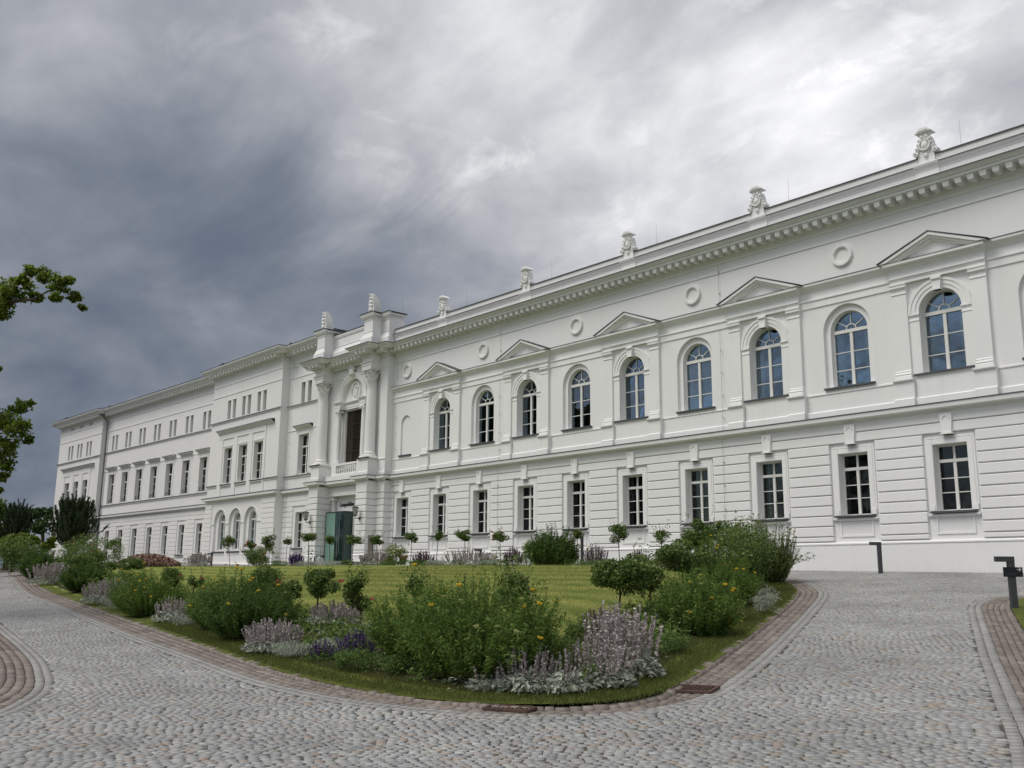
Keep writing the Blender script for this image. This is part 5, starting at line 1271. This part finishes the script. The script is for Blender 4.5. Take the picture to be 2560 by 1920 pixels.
yarrow(-60.5, -14.0, 2.8, 1.5, 'farthest fennel-like clump where the kerb meets the left edge', 8, heads=0, dens=1.1, kind='fennel', L=.1)
yarrow(-11.2, -16.9, 1.4, .95, 'feathery green clump below the rose trees on the right side of the bed', 9, heads=7, dens=1.3)
yarrow(-12.7, -15.0, 1.7, .95, 'feathery green clump in the middle of the right side of the bed', 10, heads=6, dens=1.2)
yarrow(-14.0, -12.5, 1.5, 1.0, 'feathery green clump nearest the far right bend of the kerb', 11, heads=8, dens=1.1)
yarrow(-15.3, -11.0, 1.6, 1.45, 'tall mid-green shrub with flat faded heads behind the right side of the bed', 12, heads=14, dens=1.3, faded=.9)
mound(-15.9, -9.3, 1.8, 1.75, 'big leafy green shrub in the right of the bed against the white wall', 1, 'shrub', 'garden_shrub', 'shrub', n=4200, L=.075, Wf=.5)
mound(-17.2, -7.2, 1.9, 1.95, 'tallest leafy shrub at the right end of the bed, standing highest on the wall', 2, 'shrub', 'garden_shrub', 'shrub', n=4600, L=.075, Wf=.5)
yarrow(-17.55, -5.5, 1.6, 1.85, 'tall shrub fringed with thin flat flower heads, last before the cobbles by the wall', 13, heads=34, dens=1.6, faded=.85, kind='shrub')
def spray(x, y, label, seed):
    g = np.random.default_rng(seed); r = root('arching_spray', x, y, label, 'perennial'); s_ = MB(); pts = []
    for k in range(5):
        L_ = g.uniform(.8, 1.4); a = .9+g.normal(0, .12); P_ = [(L_*t*math.cos(a), L_*t*math.sin(a), .15+.55*L_*t*(1.1-.35*t)+.05*k*t) for t in (0, .25, .5, .75, 1)]; s_.tube(P_, .007, 4, .003)
        for t in np.linspace(.2, 1, 30): i = min(int(t*4), 3); f_ = t*4-i; q = np.array(P_[i])*(1-f_)+np.array(P_[i+1])*f_; pts.append(q+g.normal(0, .03, 3))
    mbsub('stems', s_, M_stem, r); sub('foliage', quads_mesh('foliage', leaves(np.array(pts), .10, .03, g, .3)), ML['shrub'], r)
spray(-17.8, -5.0, 'thin leafy spray arching out of the bed over the cobbles towards the wall', 5)
G1 = 'silver-leaved mauve spiked plants along the bed edge'
def stachys(x, y, w, hg, lab, seed, ns=60, sw=.03, nl=700, **k): return spikes(x, y, w*1.08, hg*1.06, lab, seed, 'silver', 'spike', 'lambs_ear', 'lambs ear', G1, ns=ns, sw=sw*1.12, nl=int(nl*1.15), lw=(.125, .048), leafh=.46, **k)
stachys(-10.05, -22.55, .75, .42, 'leftmost low silver-leaved tuft at the front tip, few spikes, large woolly leaves', 1, ns=12, nl=420)
stachys(-9.62, -22.35, .85, .55, 'silver-leaved tuft with mauve spikes at the middle of the front tip', 2, ns=55)
stachys(-9.25, -22.1, .85, .5, 'pale silver-leaved mound lowest at the front tip, hardly any spikes', 3, ns=30, nl=900)
stachys(-9.1, -21.6, .95, .62, 'mound of dense mauve spikes right of the pale silver mound', 4, ns=70)
stachys(-9.35, -20.85, 1.05, .95, 'tallest stand of mauve-grey spikes at the right of the front tip', 5, ns=80, sw=.038)
stachys(-9.9, -20.55, .8, .9, 'mauve spikes standing behind and left of the tallest stand', 6, ns=45, sw=.034)
stachys(-16.5, -22.35, 1.15, .62, 'round mound of mauve-grey spikes by the verge left of the purple flowers', 7, ns=120, nl=900)
stachys(-17.4, -20.5, 1.3, .45, 'loose mauve spikes round the foot of the free-standing mushroom-headed rose tree', 8, ns=120, nl=500)
stachys(-24.6, -20.95, 1.0, .62, 'small grey-mauve spiked plant between the two left yellow-flowered clumps', 9, ns=60, nl=500)
stachys(-33.6, -19.3, 2.2, .8, 'wide pale grey spiked drift before the dark little rose tree', 10, ns=120, nl=1300, sw=.045)
stachys(-51.5, -16.0, 2.6, 1.1, 'far grey spiked drift between the two fennel-like clumps', 11, ns=110, nl=900, sw=.07)
G2 = 'low silver cushion plants'
def cushion(x, y, w, hg, lab, seed, n=1100, L=.035, k='silver'): return mound(x, y, w, hg, lab, seed, k, 'silver_cushion_plant' if k == 'silver' else 'green_cushion_plant', 'cushion plant', n=n, L=L, Wf=.3, group=G2 if k == 'silver' else 'low green cushion plants', stem=False, lumps=22)
cushion(-15.35, -22.6, .95, .30, 'silver-white cushion on the verge edge between mauve mound and purple flowers', 21, 2200)
cushion(-14.6, -22.3, .8, .34, 'pale silver cushion partly behind the purple flowers', 22, 1800)
cushion(-14.7, -21.2, 1.2, .36, 'greenish-silver low mat in front of the column-like rose tree', 23, 1800)
cushion(-31.0, -20.15, 1.3, .40, 'creamy silver cushion at the verge left of the third yellow-headed clump', 24, 1400, .05)
cushion(-12.2, -13.4, .75, .45, 'variegated pale cushion at the right bend of the bed', 25, 1000, .05)
cushion(-13.4, -11.6, .6, .4, 'blue-grey cushion under the far right shrubs', 26, 800, .05)
cushion(-23.0, -21.3, .8, .3, 'small whitish cushion beside the paler feathery clump', 27, 1000)
cushion(-13.05, -22.75, .95, .34, 'bright green low cushion on the verge right of the purple flowers', 31, 1900, .045, 'mat')
cushion(-12.2, -22.6, .7, .28, 'bright green cushion tucked under the left side of the biggest clump', 32, 1300, .045, 'mat')
cushion(-10.15, -18.9, .8, .34, 'bright green cushion on the right side of the bed near the tallest spikes', 33, 1500, .045, 'mat')
cushion(-10.1, -19.7, .7, .4, 'dark green leafy cushion behind the tallest mauve spikes', 34, 1300, .055, 'rose')
cushion(-10.9, -20.1, .7, .5, 'bluish green leafy plant below the dark plum flowers', 35, 1300, .055, 'shrub')
def salvia(x, y, w, hg, lab, seed, M='purple', ns=60, sw=.02, **k): return spikes(x, y, w, hg, lab, seed, 'mat', M, 'salvia', 'salvia', 'purple spiked salvias', ns=ns, sw=sw, nl=420, lw=(.06, .022), leafh=.5, **k)
salvia(-14.0, -22.15, .75, .48, 'vivid violet spiked salvia right of the silver cushions', 1, ns=110)
salvia(-14.5, -22.5, .45, .38, 'smaller blue-violet salvia in front of the vivid violet one', 2, ns=45)
salvia(-11.0, -19.6, .6, .62, 'dark plum salvia under the largest rose tree', 3, 'plum', ns=70, sw=.026)
yw = mound(-11.0, -16.6, .75, .36, 'low clump covered in bright yellow flowers on the right side of the bed', 41, 'mat', 'yellow_flower_clump', 'flower clump', n=900, L=.06, flowers=14, fM=M_yel)
# low mixed foliage that closes the bed between the clumps
gg_ = np.random.default_rng(31); Pb = resample(GR, step=.1); nb = len(Pb); Tb = np.gradient(Pb, axis=0); Tb /= np.linalg.norm(Tb, axis=1, keepdims=True); Nb = np.stack([-Tb[:, 1], Tb[:, 0]], 1)
def filler(name, n_, d0, d1, hg, L_, W__, kind, i_lo, i_hi, up=.5):
    cid = gg_.integers(i_lo, i_hi, n_//26); cd = gg_.uniform(d0, d1, n_//26); ch_ = gg_.uniform(.45, 1, n_//26)*hg; k = gg_.integers(0, n_//26, n_)
    q = Pb[cid[k]]+Nb[cid[k]]*cd[k][:, None]; o_ = gg_.normal(0, .11, (n_, 2)); q = q+o_; zz = ch_[k]*gg_.uniform(.05, 1, n_)*np.exp(-(o_**2).sum(1)/.05)
    c = np.concatenate([q, (H(q[:, 0], q[:, 1])+.07+zz)[:, None]], 1); dr = gg_.normal(0, .5, (n_, 3)); dr[:, 2] = up
    tag(mesh_obj(name, quads_mesh(name, leaves(c, L_, W__, gg_, .3, 0, dr)), ML[kind]), kind='stuff')
ia = int(np.argmin(abs(Pb[:, 0]+36)[:nb//2])); 
filler('bed_foliage', 26000, .75, 2.1, .42, .075, .022, 'yarrow', ia, nb-20)
filler('bed_foliage', 15000, .8, 2.2, .34, .06, .035, 'mat', ia, nb-20)
filler('bed_foliage', 9000, .9, 2.2, .5, .07, .04, 'shrub', ia, nb-20)
filler('bed_foliage', 5000, .7, 1.9, .3, .06, .02, 'silver', ia, nb-20)
filler('bed_foliage', 14000, .8, 2.4, .7, .13, .05, 'yarrow', 5, ia)
filler('bed_foliage', 9000, .8, 2.4, .8, .13, .07, 'shrub', 5, ia)
# ---- planting along the far edge of the lawn
yarrow(-27.9, -4.7, 2.1, 1.5, 'dark green mound as tall as the window sills before the fifth and sixth windows', 51, heads=6, dens=1.7, kind='fennel', L=.075, faded=.9)
mound(-29.4, -4.6, .8, 1.15, 'yellow-green leafy plant leaning on the left of the dark green mound', 56, 'treey', 'garden_shrub', 'shrub', n=900, L=.09, Wf=.3)
mound(-51.9, -4.9, 2.3, 1.2, 'round bush sprinkled with yellow flowers left of the entrance', 52, 'shrub', 'garden_shrub', 'shrub', n=4200, L=.085, flowers=22, fM=M_yel)
mound(-38.6, -4.7, 1.4, 1.15, 'light green plant with small yellow flowers right of the entrance', 53, 'treey', 'garden_shrub', 'shrub', n=1500, L=.09, flowers=14, fM=M_yel)
salvia(-47.8, -4.8, 1.0, .85, 'violet salvia before the steps left of the entrance', 11, ns=80, sw=.05)
salvia(-36.4, -4.7, 1.2, .82, 'plum salvia between the second and third far rose trees right of the entrance', 12, 'plum', ns=80, sw=.045)
salvia(-30.2, -4.7, .95, .95, 'greyish plum salvia at the left foot of the dark green mound', 13, 'plum', ns=90, sw=.04)
salvia(-25.5, -4.8, 1.05, .95, 'tall pinkish plum salvia right of the dark green mound', 14, 'plum', ns=95, sw=.035)
salvia(-23.4, -4.8, .9, .8, 'sparse plum salvia beside the loose pale rose tree', 15, 'plum', ns=45, sw=.035)
stachys(-40.0, -4.9, 1.9, .8, 'grey spiked plants at the foot of the tall grey post', 21, ns=100, nl=500, sw=.05)
stachys(-32.9, -4.9, 2.6, .8, 'wide grey spiked drift around the path lamp right of the entrance', 22, ns=120, nl=700, sw=.045)
stachys(-60.0, -4.9, 1.7, .9, 'grey spiked plants by the low lamp before the arched windows', 23, ns=70, nl=300, sw=.06)
for i, (x, w, lab) in enumerate(((-43.6, 2.0, 'pale low silver planting before the entrance steps'), (-46.0, 1.6, 'whitish low planting left of the pale one before the steps'), (-34.9, 1.3, 'whitish edging plant right of the plum salvia'), (-30.9, 1.6, 'whitish edging plant left of the dark green mound'))): cushion(x, -5.1, w, .34, lab, 60+i, 900, .08)
for i, (x, w, lab) in enumerate(((-38.2, 2.0, 'green edging plant under the small yellow flowers right of the entrance'), (-25.6, 2.6, 'green edging mat right of the dark green mound'), (-22.9, 1.8, 'green edging mat nearest the big shrubs'), (-36.2, 1.4, 'green edging plant under the plum salvia'), (-49.3, 1.6, 'green edging plant left of the violet salvia'), (-42.2, .9, 'small dark green tuft on the lawn edge before the steps'), (-33.4, .8, 'small dark bushy tuft among the grey spikes'), (-31.4, .9, 'small bushy tuft below the red-flowered rose tree'))): cushion(x, -5.05, w, .36, lab, 70+i, 1000, .08, 'mat')
cn = spikes(-68.6, -5.0, 10.5, 1.15, 'hedge of bronze-leaved plants with pinkish flower spikes before the left wing', 90, 'canna', 'spike', 'canna_hedge', 'hedge', None, ns=30, sw=.045, nl=6500, lw=(.22, .085), leafh=.8, asp=.22, low=.4)
cn.children[1].data.materials[0] = M_peach
mound(-76.2, -4.4, 1.6, 1.9, 'loose twiggy green shrub beside the rose tree at the far left wing', 92, 'tree', 'garden_shrub', 'shrub', n=500, L=.12)
mound(-57.5, -13.0, 3.2, 1.9, 'leafy shrub with red roses near the left edge behind the grey drift', 93, 'rose', 'garden_shrub', 'shrub', n=4200, L=.11, flowers=9, fM=M_pink)
mound(-63.5, -10.6, 4.2, 2.3, 'broad leafy shrub below the pine on the left', 94, 'shrub', 'garden_shrub', 'shrub', n=4200, L=.14)
mound(-70.5, -12.9, 4.4, 2.7, 'pale green leafy shrub at the left picture edge', 95, 'tree', 'garden_shrub', 'shrub', n=3500, L=.16)

# ---- trees
def tree(name, x, y, label, cat, spheres, leaf, kind, n, tr=.25, group=None, zb=None, limbs=6, seed=0, lumps=16):
    g = np.random.default_rng(6000+seed); z0 = h(x, y)-.1 if zb is None else zb; r = tag(empty(name, (x, y, z0)), label, cat, group)
    S_ = np.array([(a-x, b-y, c-z0, d) for a, b, c, d in spheres]); zc = S_[:, 2].min()
    top = np.array([S_[:, 0].mean(), S_[:, 1].mean(), S_[:, 2].max()])
    tk = MB(); tk.tube([(0, 0, 0), (top[0]*.1, top[1]*.1, zc*.5), (top[0]*.35, top[1]*.35, max(zc, top[2]*.6))], tr, 9, tr*.55)
    for a, b, c, d in S_[:40]:
        s0 = np.array([top[0]*.3, top[1]*.3, min(c*.7, zc*1.05)]); m1 = (s0+np.array([a, b, c]))/2+np.array([0, 0, -.06*d])
        tk.tube([s0, m1, (a, b, c)], tr*.38, 6, tr*.06)
    mbsub('trunk', tk, M_bark, r, True)
    vol = S_[:, 3]**2; k = (n*vol/vol.sum()).astype(int); Q = []
    for (a, b, c, d), kk in zip(S_, k):
        if kk > 0: Q.append(leaves(lumpy(kk, (a, b, c), (d, d, d*.8), g, lumps, .5), leaf, leaf*.6, g, .45, .4))
    sub('crown', quads_mesh('crown', np.concatenate(Q)), ML[kind], r); return r
def sph(px, py, t, rpx): p = at_px(px, py, t); return (p.x, p.y, p.z, rpx/FPX*t)
# tall broadleaf on the left, trunk outside the picture, two boughs reach in
T = 29.0
bough = [sph(x, y, T+dt, r) for x, y, r, dt in ((8, 738, 42, 0), (50, 722, 36, .4), (78, 678, 20, 0), (110, 690, 27, .3), (150, 712, 30, 0), (185, 742, 18, .2), (205, 768, 10, 0), (140, 744, 16, -.3), (8, 786, 20, 0), (90, 745, 18, .3), (55, 700, 16, 0), (172, 700, 14, 0),
    (8, 1050, 40, 0), (48, 1018, 26, .4), (78, 1008, 10, 0), (42, 1070, 34, -.3), (70, 1098, 14, 0), (8, 1120, 40, 0), (22, 1165, 22, 0), (6, 1192, 16, .2), (0, 1225, 8, 0), (-6, 925, 12, 0),
    (-70, 720, 55, .5), (-60, 1060, 60, .4), (-60, 820, 45, 1), (-90, 930, 60, 0), (-120, 1150, 60, .5))]
crown = bough+[sph(x, y, T+1+dt, r) for x, y, r, dt in ((-200, 850, 150, 0), (-260, 600, 150, 1), (-170, 1080, 110, 0), (-420, 700, 190, -1), (-380, 1000, 150, 1), (-420, 400, 190, 0), (-620, 650, 190, 0), (-560, 950, 170, 1))]
tp = at_px(-380, 1500, T+1)
big = tree('broadleaf_tree', tp.x, tp.y, 'tall broadleaf tree at the left edge, its two leafy boughs hanging against the sky', 'tree', crown[len(bough):], .17, 'tree', 16000, .34, seed=1, lumps=20)
gq = np.random.default_rng(77); Qb = []
for a, b, c, d in bough:
    k = int(170+640*(d/.45)**2); Qb.append(leaves(lumpy(k, (a-big.location.x, b-big.location.y, c-big.location.z), (d*1.25, d*1.25, d*1.0), gq, 22, .1), .12, .07, gq, .6, .5))
sub('bough_foliage', quads_mesh('bough_foliage', np.concatenate(Qb)), ML['treey'], big)
tk2 = MB(); P_ = [at_px(x, y, T)-big.location for x, y in ((-300, 900), (-60, 800), (30, 755), (84, 748), (120, 728), (150, 722), (190, 745))]; tk2.tube(P_, .075, 7, .012)
P_ = [at_px(x, y, T)-big.location for x, y in ((-300, 1150), (-80, 1110), (10, 1070), (50, 1030))]; tk2.tube(P_, .07, 7, .012); mbsub('bough', tk2, M_bark, big, True)
# distant trees left of the building
BT = 'trees beyond the left end of the palace'
def dist_tree(px, t, blobs, label, kind, leaf, n, seed):
    b = at_px(px, 1400, t); S__ = [sph(x, y, t+dt, r) for x, y, r, dt in blobs]
    tree('broadleaf_tree', b.x, b.y, label, 'tree', S__, leaf, kind, n, .3, BT, seed=seed)
dist_tree(15, 112, ((10, 1285, 34, 0), (38, 1300, 28, 1), (-20, 1270, 45, 0), (15, 1330, 34, -1), (45, 1335, 24, 0)), 'green tree at the very left edge behind the pines', 'tree', .42, 3000, 2)
dist_tree(105, 128, ((85, 1285, 22, 0), (115, 1282, 24, 1), (130, 1300, 24, 0), (100, 1315, 28, -1), (70, 1300, 20, 1)), 'blue-green tree between the second pine and the building end', 'treed', .45, 3600, 3)
dist_tree(85, 72, ((22, 1350, 20, 0), (50, 1362, 20, 0), (85, 1352, 18, .5), (118, 1365, 20, 0), (60, 1340, 14, 1), (130, 1350, 12, 0)), 'yellow-green tree glowing low between the two pines', 'treey', .26, 4200, 4)
dist_tree(15, 92, ((5, 1375, 30, 0), (45, 1385, 26, 0), (80, 1385, 26, 1), (-30, 1370, 40, 0)), 'leafy green undergrowth tree below the pines at the left edge', 'tree', .3, 3600, 5)
for i, (px, t, r) in enumerate(((-80, 120, 60), (-220, 115, 80), (-420, 105, 95))): dist_tree(px, t, ((px, 1300, r, 0), (px+40, 1340, r*.8, 0), (px-50, 1330, r*.8, 2)), 'tree outside the left edge, %s one' % ('nearest', 'middle', 'farthest')[i], 'tree', .45, 2500, 6+i)
def pine(x, y, w, hg, label, seed, trunk=1.1, shoots=300):
    g = np.random.default_rng(7000+seed); r = root('pine_tree', x, y, label, 'pine', 'pines by the left end of the building')
    tk = MB(); tk.tube([(0, 0, -.1), (.05, 0, hg*.5), (0, 0, hg*.92)], .13, 8, .04); Q = []
    for k in range(shoots):
        t = g.uniform(0, 1)**.85; z0 = trunk+(hg-trunk)*t*.8; rad = w*.5*(1-.62*t)*(.45+.9*min(t*3.5, 1)-.35)*g.uniform(.2, 1.08); a = g.uniform(0, 6.283)
        e = np.array([rad*math.cos(a), rad*math.sin(a), z0+.15+rad*.28+g.uniform(-.1, .3)]); s0 = np.array([0, 0, z0-.1]); mid = (s0+e)/2+np.array([0, 0, -.15])
        if k % 4 == 0: tk.tube([s0, mid, e], .03, 5, .012)
        L_ = g.uniform(.55, 1.05); d = np.array([.25*math.cos(a), .25*math.sin(a), 1.])+g.normal(0, .14, 3); d /= np.linalg.norm(d)
        for (p0, p1, m_) in ((e, e+d*L_, 80), (mid, e, 60)):
            t_ = g.uniform(0, 1, (m_, 1)); c = p0+(p1-p0)*t_; o_ = g.normal(0, 1, (m_, 3)); o_ /= np.linalg.norm(o_, axis=1, keepdims=True)
            Q.append(blades(c, c+o_*.12+d*.10, .045, g))
    mbsub('trunk', tk, M_bark, r, True); sub('crown', quads_mesh('crown', np.concatenate(Q)), ML['pine'], r)
pine(-81.8, -6.0, 5.0, 5.3, 'dark pine with upturned shoots in front of the end of the left wing', 1)
pine(-86.5, -9.0, 3.4, 5.2, 'dark pine left of the one before the building', 2, trunk=.5)
# trees behind the photographer: they show in the window panes
for i, (x, y, s, zt) in enumerate(((-65, -40, 5, 15), (-71.5, -41, 5, 19.5), (-78, -40, 5.5, 22), (-85, -41, 5.5, 24.5), (-92, -40, 6, 26), (-100, -39, 6.5, 27), (-110, -37, 7, 27), (-122, -33, 7.5, 26))):
    g = random.Random(i)
    tree('broadleaf_tree', x, y, 'park tree behind the camera, mirrored in the windows, %s from the lawn' % ('nearest', 'second', 'third', 'fourth', 'fifth', 'sixth', 'seventh', 'farthest')[i], 'tree', [(x+g.uniform(-.6, .6)*s, y+g.uniform(-.4, .4)*s, zt-s*.4-g.uniform(0, 1)**1.3*9, s*g.uniform(.42, .6)) for _ in range(13)], .6, 'treed', 11000, .35, 'park trees behind the camera', seed=20+i, lumps=22)

# ---- street furniture
def lamp(x, y, hg, lab, sign=False, w=.125, rz=YAW):
    r = tag(empty('path_lamp', (x, y, h(x, y)-.0), rz), lab, 'path lamp', 'low path lamps')
    m_ = MB(); m_.box(-w/2, w/2, -.045, .045, -.05, hg-.10); m_.prism([(-w/2-.24, hg-.10), (w/2, hg-.10), (w/2, hg), (-w/2-.24, hg-.0)], -.05, .05); mbsub('post', m_, M_bollard, r)
    g_ = MB(); g_.box(-w/2-.22, -w/2-.02, -.035, .035, hg-.106, hg-.101); mbsub('lamp_glass', g_, M_lampg, r)
    if sign:
        s_ = MB(); s_.box(-.185, .20, -.062, -.046, hg-.40, hg-.21); so_ = mbsub('sign_panel', s_, mat('black_sign', (.012, .012, .016), .4, .4), r)
        a_ = MB(); zc = hg-.255
        a_.box(.085, .178, -.066, -.063, zc-.007, zc+.007)
        a_.prism([(.180, zc), (.168, zc+.012), (.128, zc+.040), (.118, zc+.030), (.152, zc)], -.066, -.063); a_.prism([(.180, zc), (.152, zc), (.118, zc-.030), (.128, zc-.040), (.168, zc-.012)], -.066, -.063)
        mbsub('arrow', a_, mat('white_sign_paint', (.6, .6, .63), .6, .2), so_)
        l_ = MB(); l_.box(-.165, .075, -.065, -.063, hg-.343, hg-.338); l_.box(-.165, .06, -.065, -.063, hg-.368, hg-.364); mbsub('sign_text', l_, mat('grey_sign_text', (.10, .10, .11), .6, .2), so_)
    return r
lamp(-16.43, -1.01, 1.0, 'angular grey path lamp standing against the bare white plinth on the right')
lamp(-8.48, -10.43, 1.06, 'angular dark path lamp with a black arrow sign at the right edge', True)
lamp(-35.5, -2.1, .95, 'angular grey path lamp between two rose trees right of the entrance')
lamp(-28.9, -2.1, 1.45, 'grey path lamp half hidden behind the rose tree beside the dark mound')
lamp(-62.5, -3.0, .9, 'small dark path lamp in front of the left arched windows')
lamp(-36.9, -22.35, .75, 'dark path lamp whose arm tip just enters at the left edge by the road', w=.2)
ip = tag(empty('info_post', (-43.4, -3.0, h(-43.4, -3.0)), YAW*.6), 'tall grey square post right of the entrance steps', 'post')
m_ = MB(); m_.box(-.11, .11, -.11, .11, -.1, 1.75); mbsub('post', m_, mat('weathered_grey_post', (.17, .16, .145), .8, .2, noise=(3, .15)), ip); m_ = MB(); m_.box(-.12, -.111, -.03, .03, 1.1, 1.3); mbsub('badge', m_, M_white, ip)
# drain grates in the gutter
def grate(x, y, L_, W__, rz, lab):
    r = tag(empty('drain_grate', (x, y, float(base_z(x, y))+.012), rz), lab, 'drain grate', 'iron drain grates in the gutter'); nv = Vector((-(float(base_z(x+.1, y))-float(base_z(x-.1, y)))/.2, -(float(base_z(x, y+.1))-float(base_z(x, y-.1)))/.2, 1)).normalized(); r.rotation_mode = 'QUATERNION'; r.rotation_quaternion = Vector((0, 0, 1)).rotation_difference(nv) @ Matrix.Rotation(rz, 3, 'Z').to_quaternion()
    f_ = MB(); f_.box(-L_/2, L_/2, -W__/2, -W__/2+.03, 0, .03); f_.box(-L_/2, L_/2, W__/2-.03, W__/2, 0, .03); f_.box(-L_/2, -L_/2+.03, -W__/2+.03, W__/2-.03, 0, .029); f_.box(L_/2-.03, L_/2, -W__/2+.03, W__/2-.03, 0, .029); mbsub('frame', f_, M_rust, r)
    k = 9
    for i in range(k):
        xx = -L_/2+.04+(L_-.08)*(i+.5)/k; b_ = MB(); b_.add([(xx-.008, -W__/2+.03, .004), (xx+.008, -W__/2+.03, .004), (xx+.030, W__/2-.03, .004), (xx+.010, W__/2-.03, .004), (xx-.008, -W__/2+.03, .016), (xx+.008, -W__/2+.03, .016), (xx+.030, W__/2-.03, .016), (xx+.012, W__/2-.03, .016)], [(4, 5, 6, 7), (0, 1, 5, 4), (1, 2, 6, 5), (2, 3, 7, 6), (3, 0, 4, 7)]); mbsub('bar', b_, M_rust, r)
    d_ = MB(); d_.box(-L_/2+.03, L_/2-.03, -W__/2+.03, W__/2-.03, -.004, .002); mbsub('pit', d_, M_dark, r)
grate(-9.05, -23.16, .62, .24, R(16), 'rust-brown slotted drain grate at the front tip of the bed')
grate(-8.10, -20.95, .56, .42, R(20), 'dark slotted drain grate where the gutter turns up the right road')
# grass blades on the near verge
g = np.random.default_rng(9); Pg = resample(GR, step=.05); dens = []
def grass_on(name, pts, z, n_, hgt, M):
    b = np.concatenate([pts, (H(pts[:, 0], pts[:, 1])+z)[:, None]], 1); t = b+np.stack([g.normal(0, hgt*.35, len(b)), g.normal(0, hgt*.35, len(b)), g.uniform(.5, 1.1, len(b))*hgt], 1)
    tag(mesh_obj(name, quads_mesh(name, blades(b, t, .006, g)), M), kind='stuff')
M_blade = mat('grass_blade', (.08, .11, .02), .7, .2, island=[(.055, .085, .016), (.085, .115, .024), (.13, .15, .04), (.17, .165, .06)], transl=.3)
i0 = np.where((Pg[:, 0] > -24) & (Pg[:, 1] < -6))[0]; T_ = np.gradient(Pg, axis=0); T_ /= np.linalg.norm(T_, axis=1, keepdims=True); N_ = np.stack([-T_[:, 1], T_[:, 0]], 1)
idx = g.choice(i0, 60000); pts = Pg[idx]+N_[idx]*g.uniform(-.03, .75, (60000, 1))+g.normal(0, .03, (60000, 2))
grass_on('verge_grass', pts, .06, 0, .045, M_blade)
lp = np.stack([g.uniform(-34, -9, 90000), g.uniform(-22, -5, 90000)], 1); lp = lp[inside(np_pts(gc)+BACK, lp[:, 0], lp[:, 1])]; lp = lp[seg_dist(np_pts(gc)[::4], lp[:, 0], lp[:, 1]) > 2.2]
grass_on('lawn_grass', lp, .05, 0, .035, mat('lawn_blade', (.16, .17, .04), .7, .2, island=[(.12, .135, .03), (.17, .175, .045), (.23, .21, .07)], transl=.3))
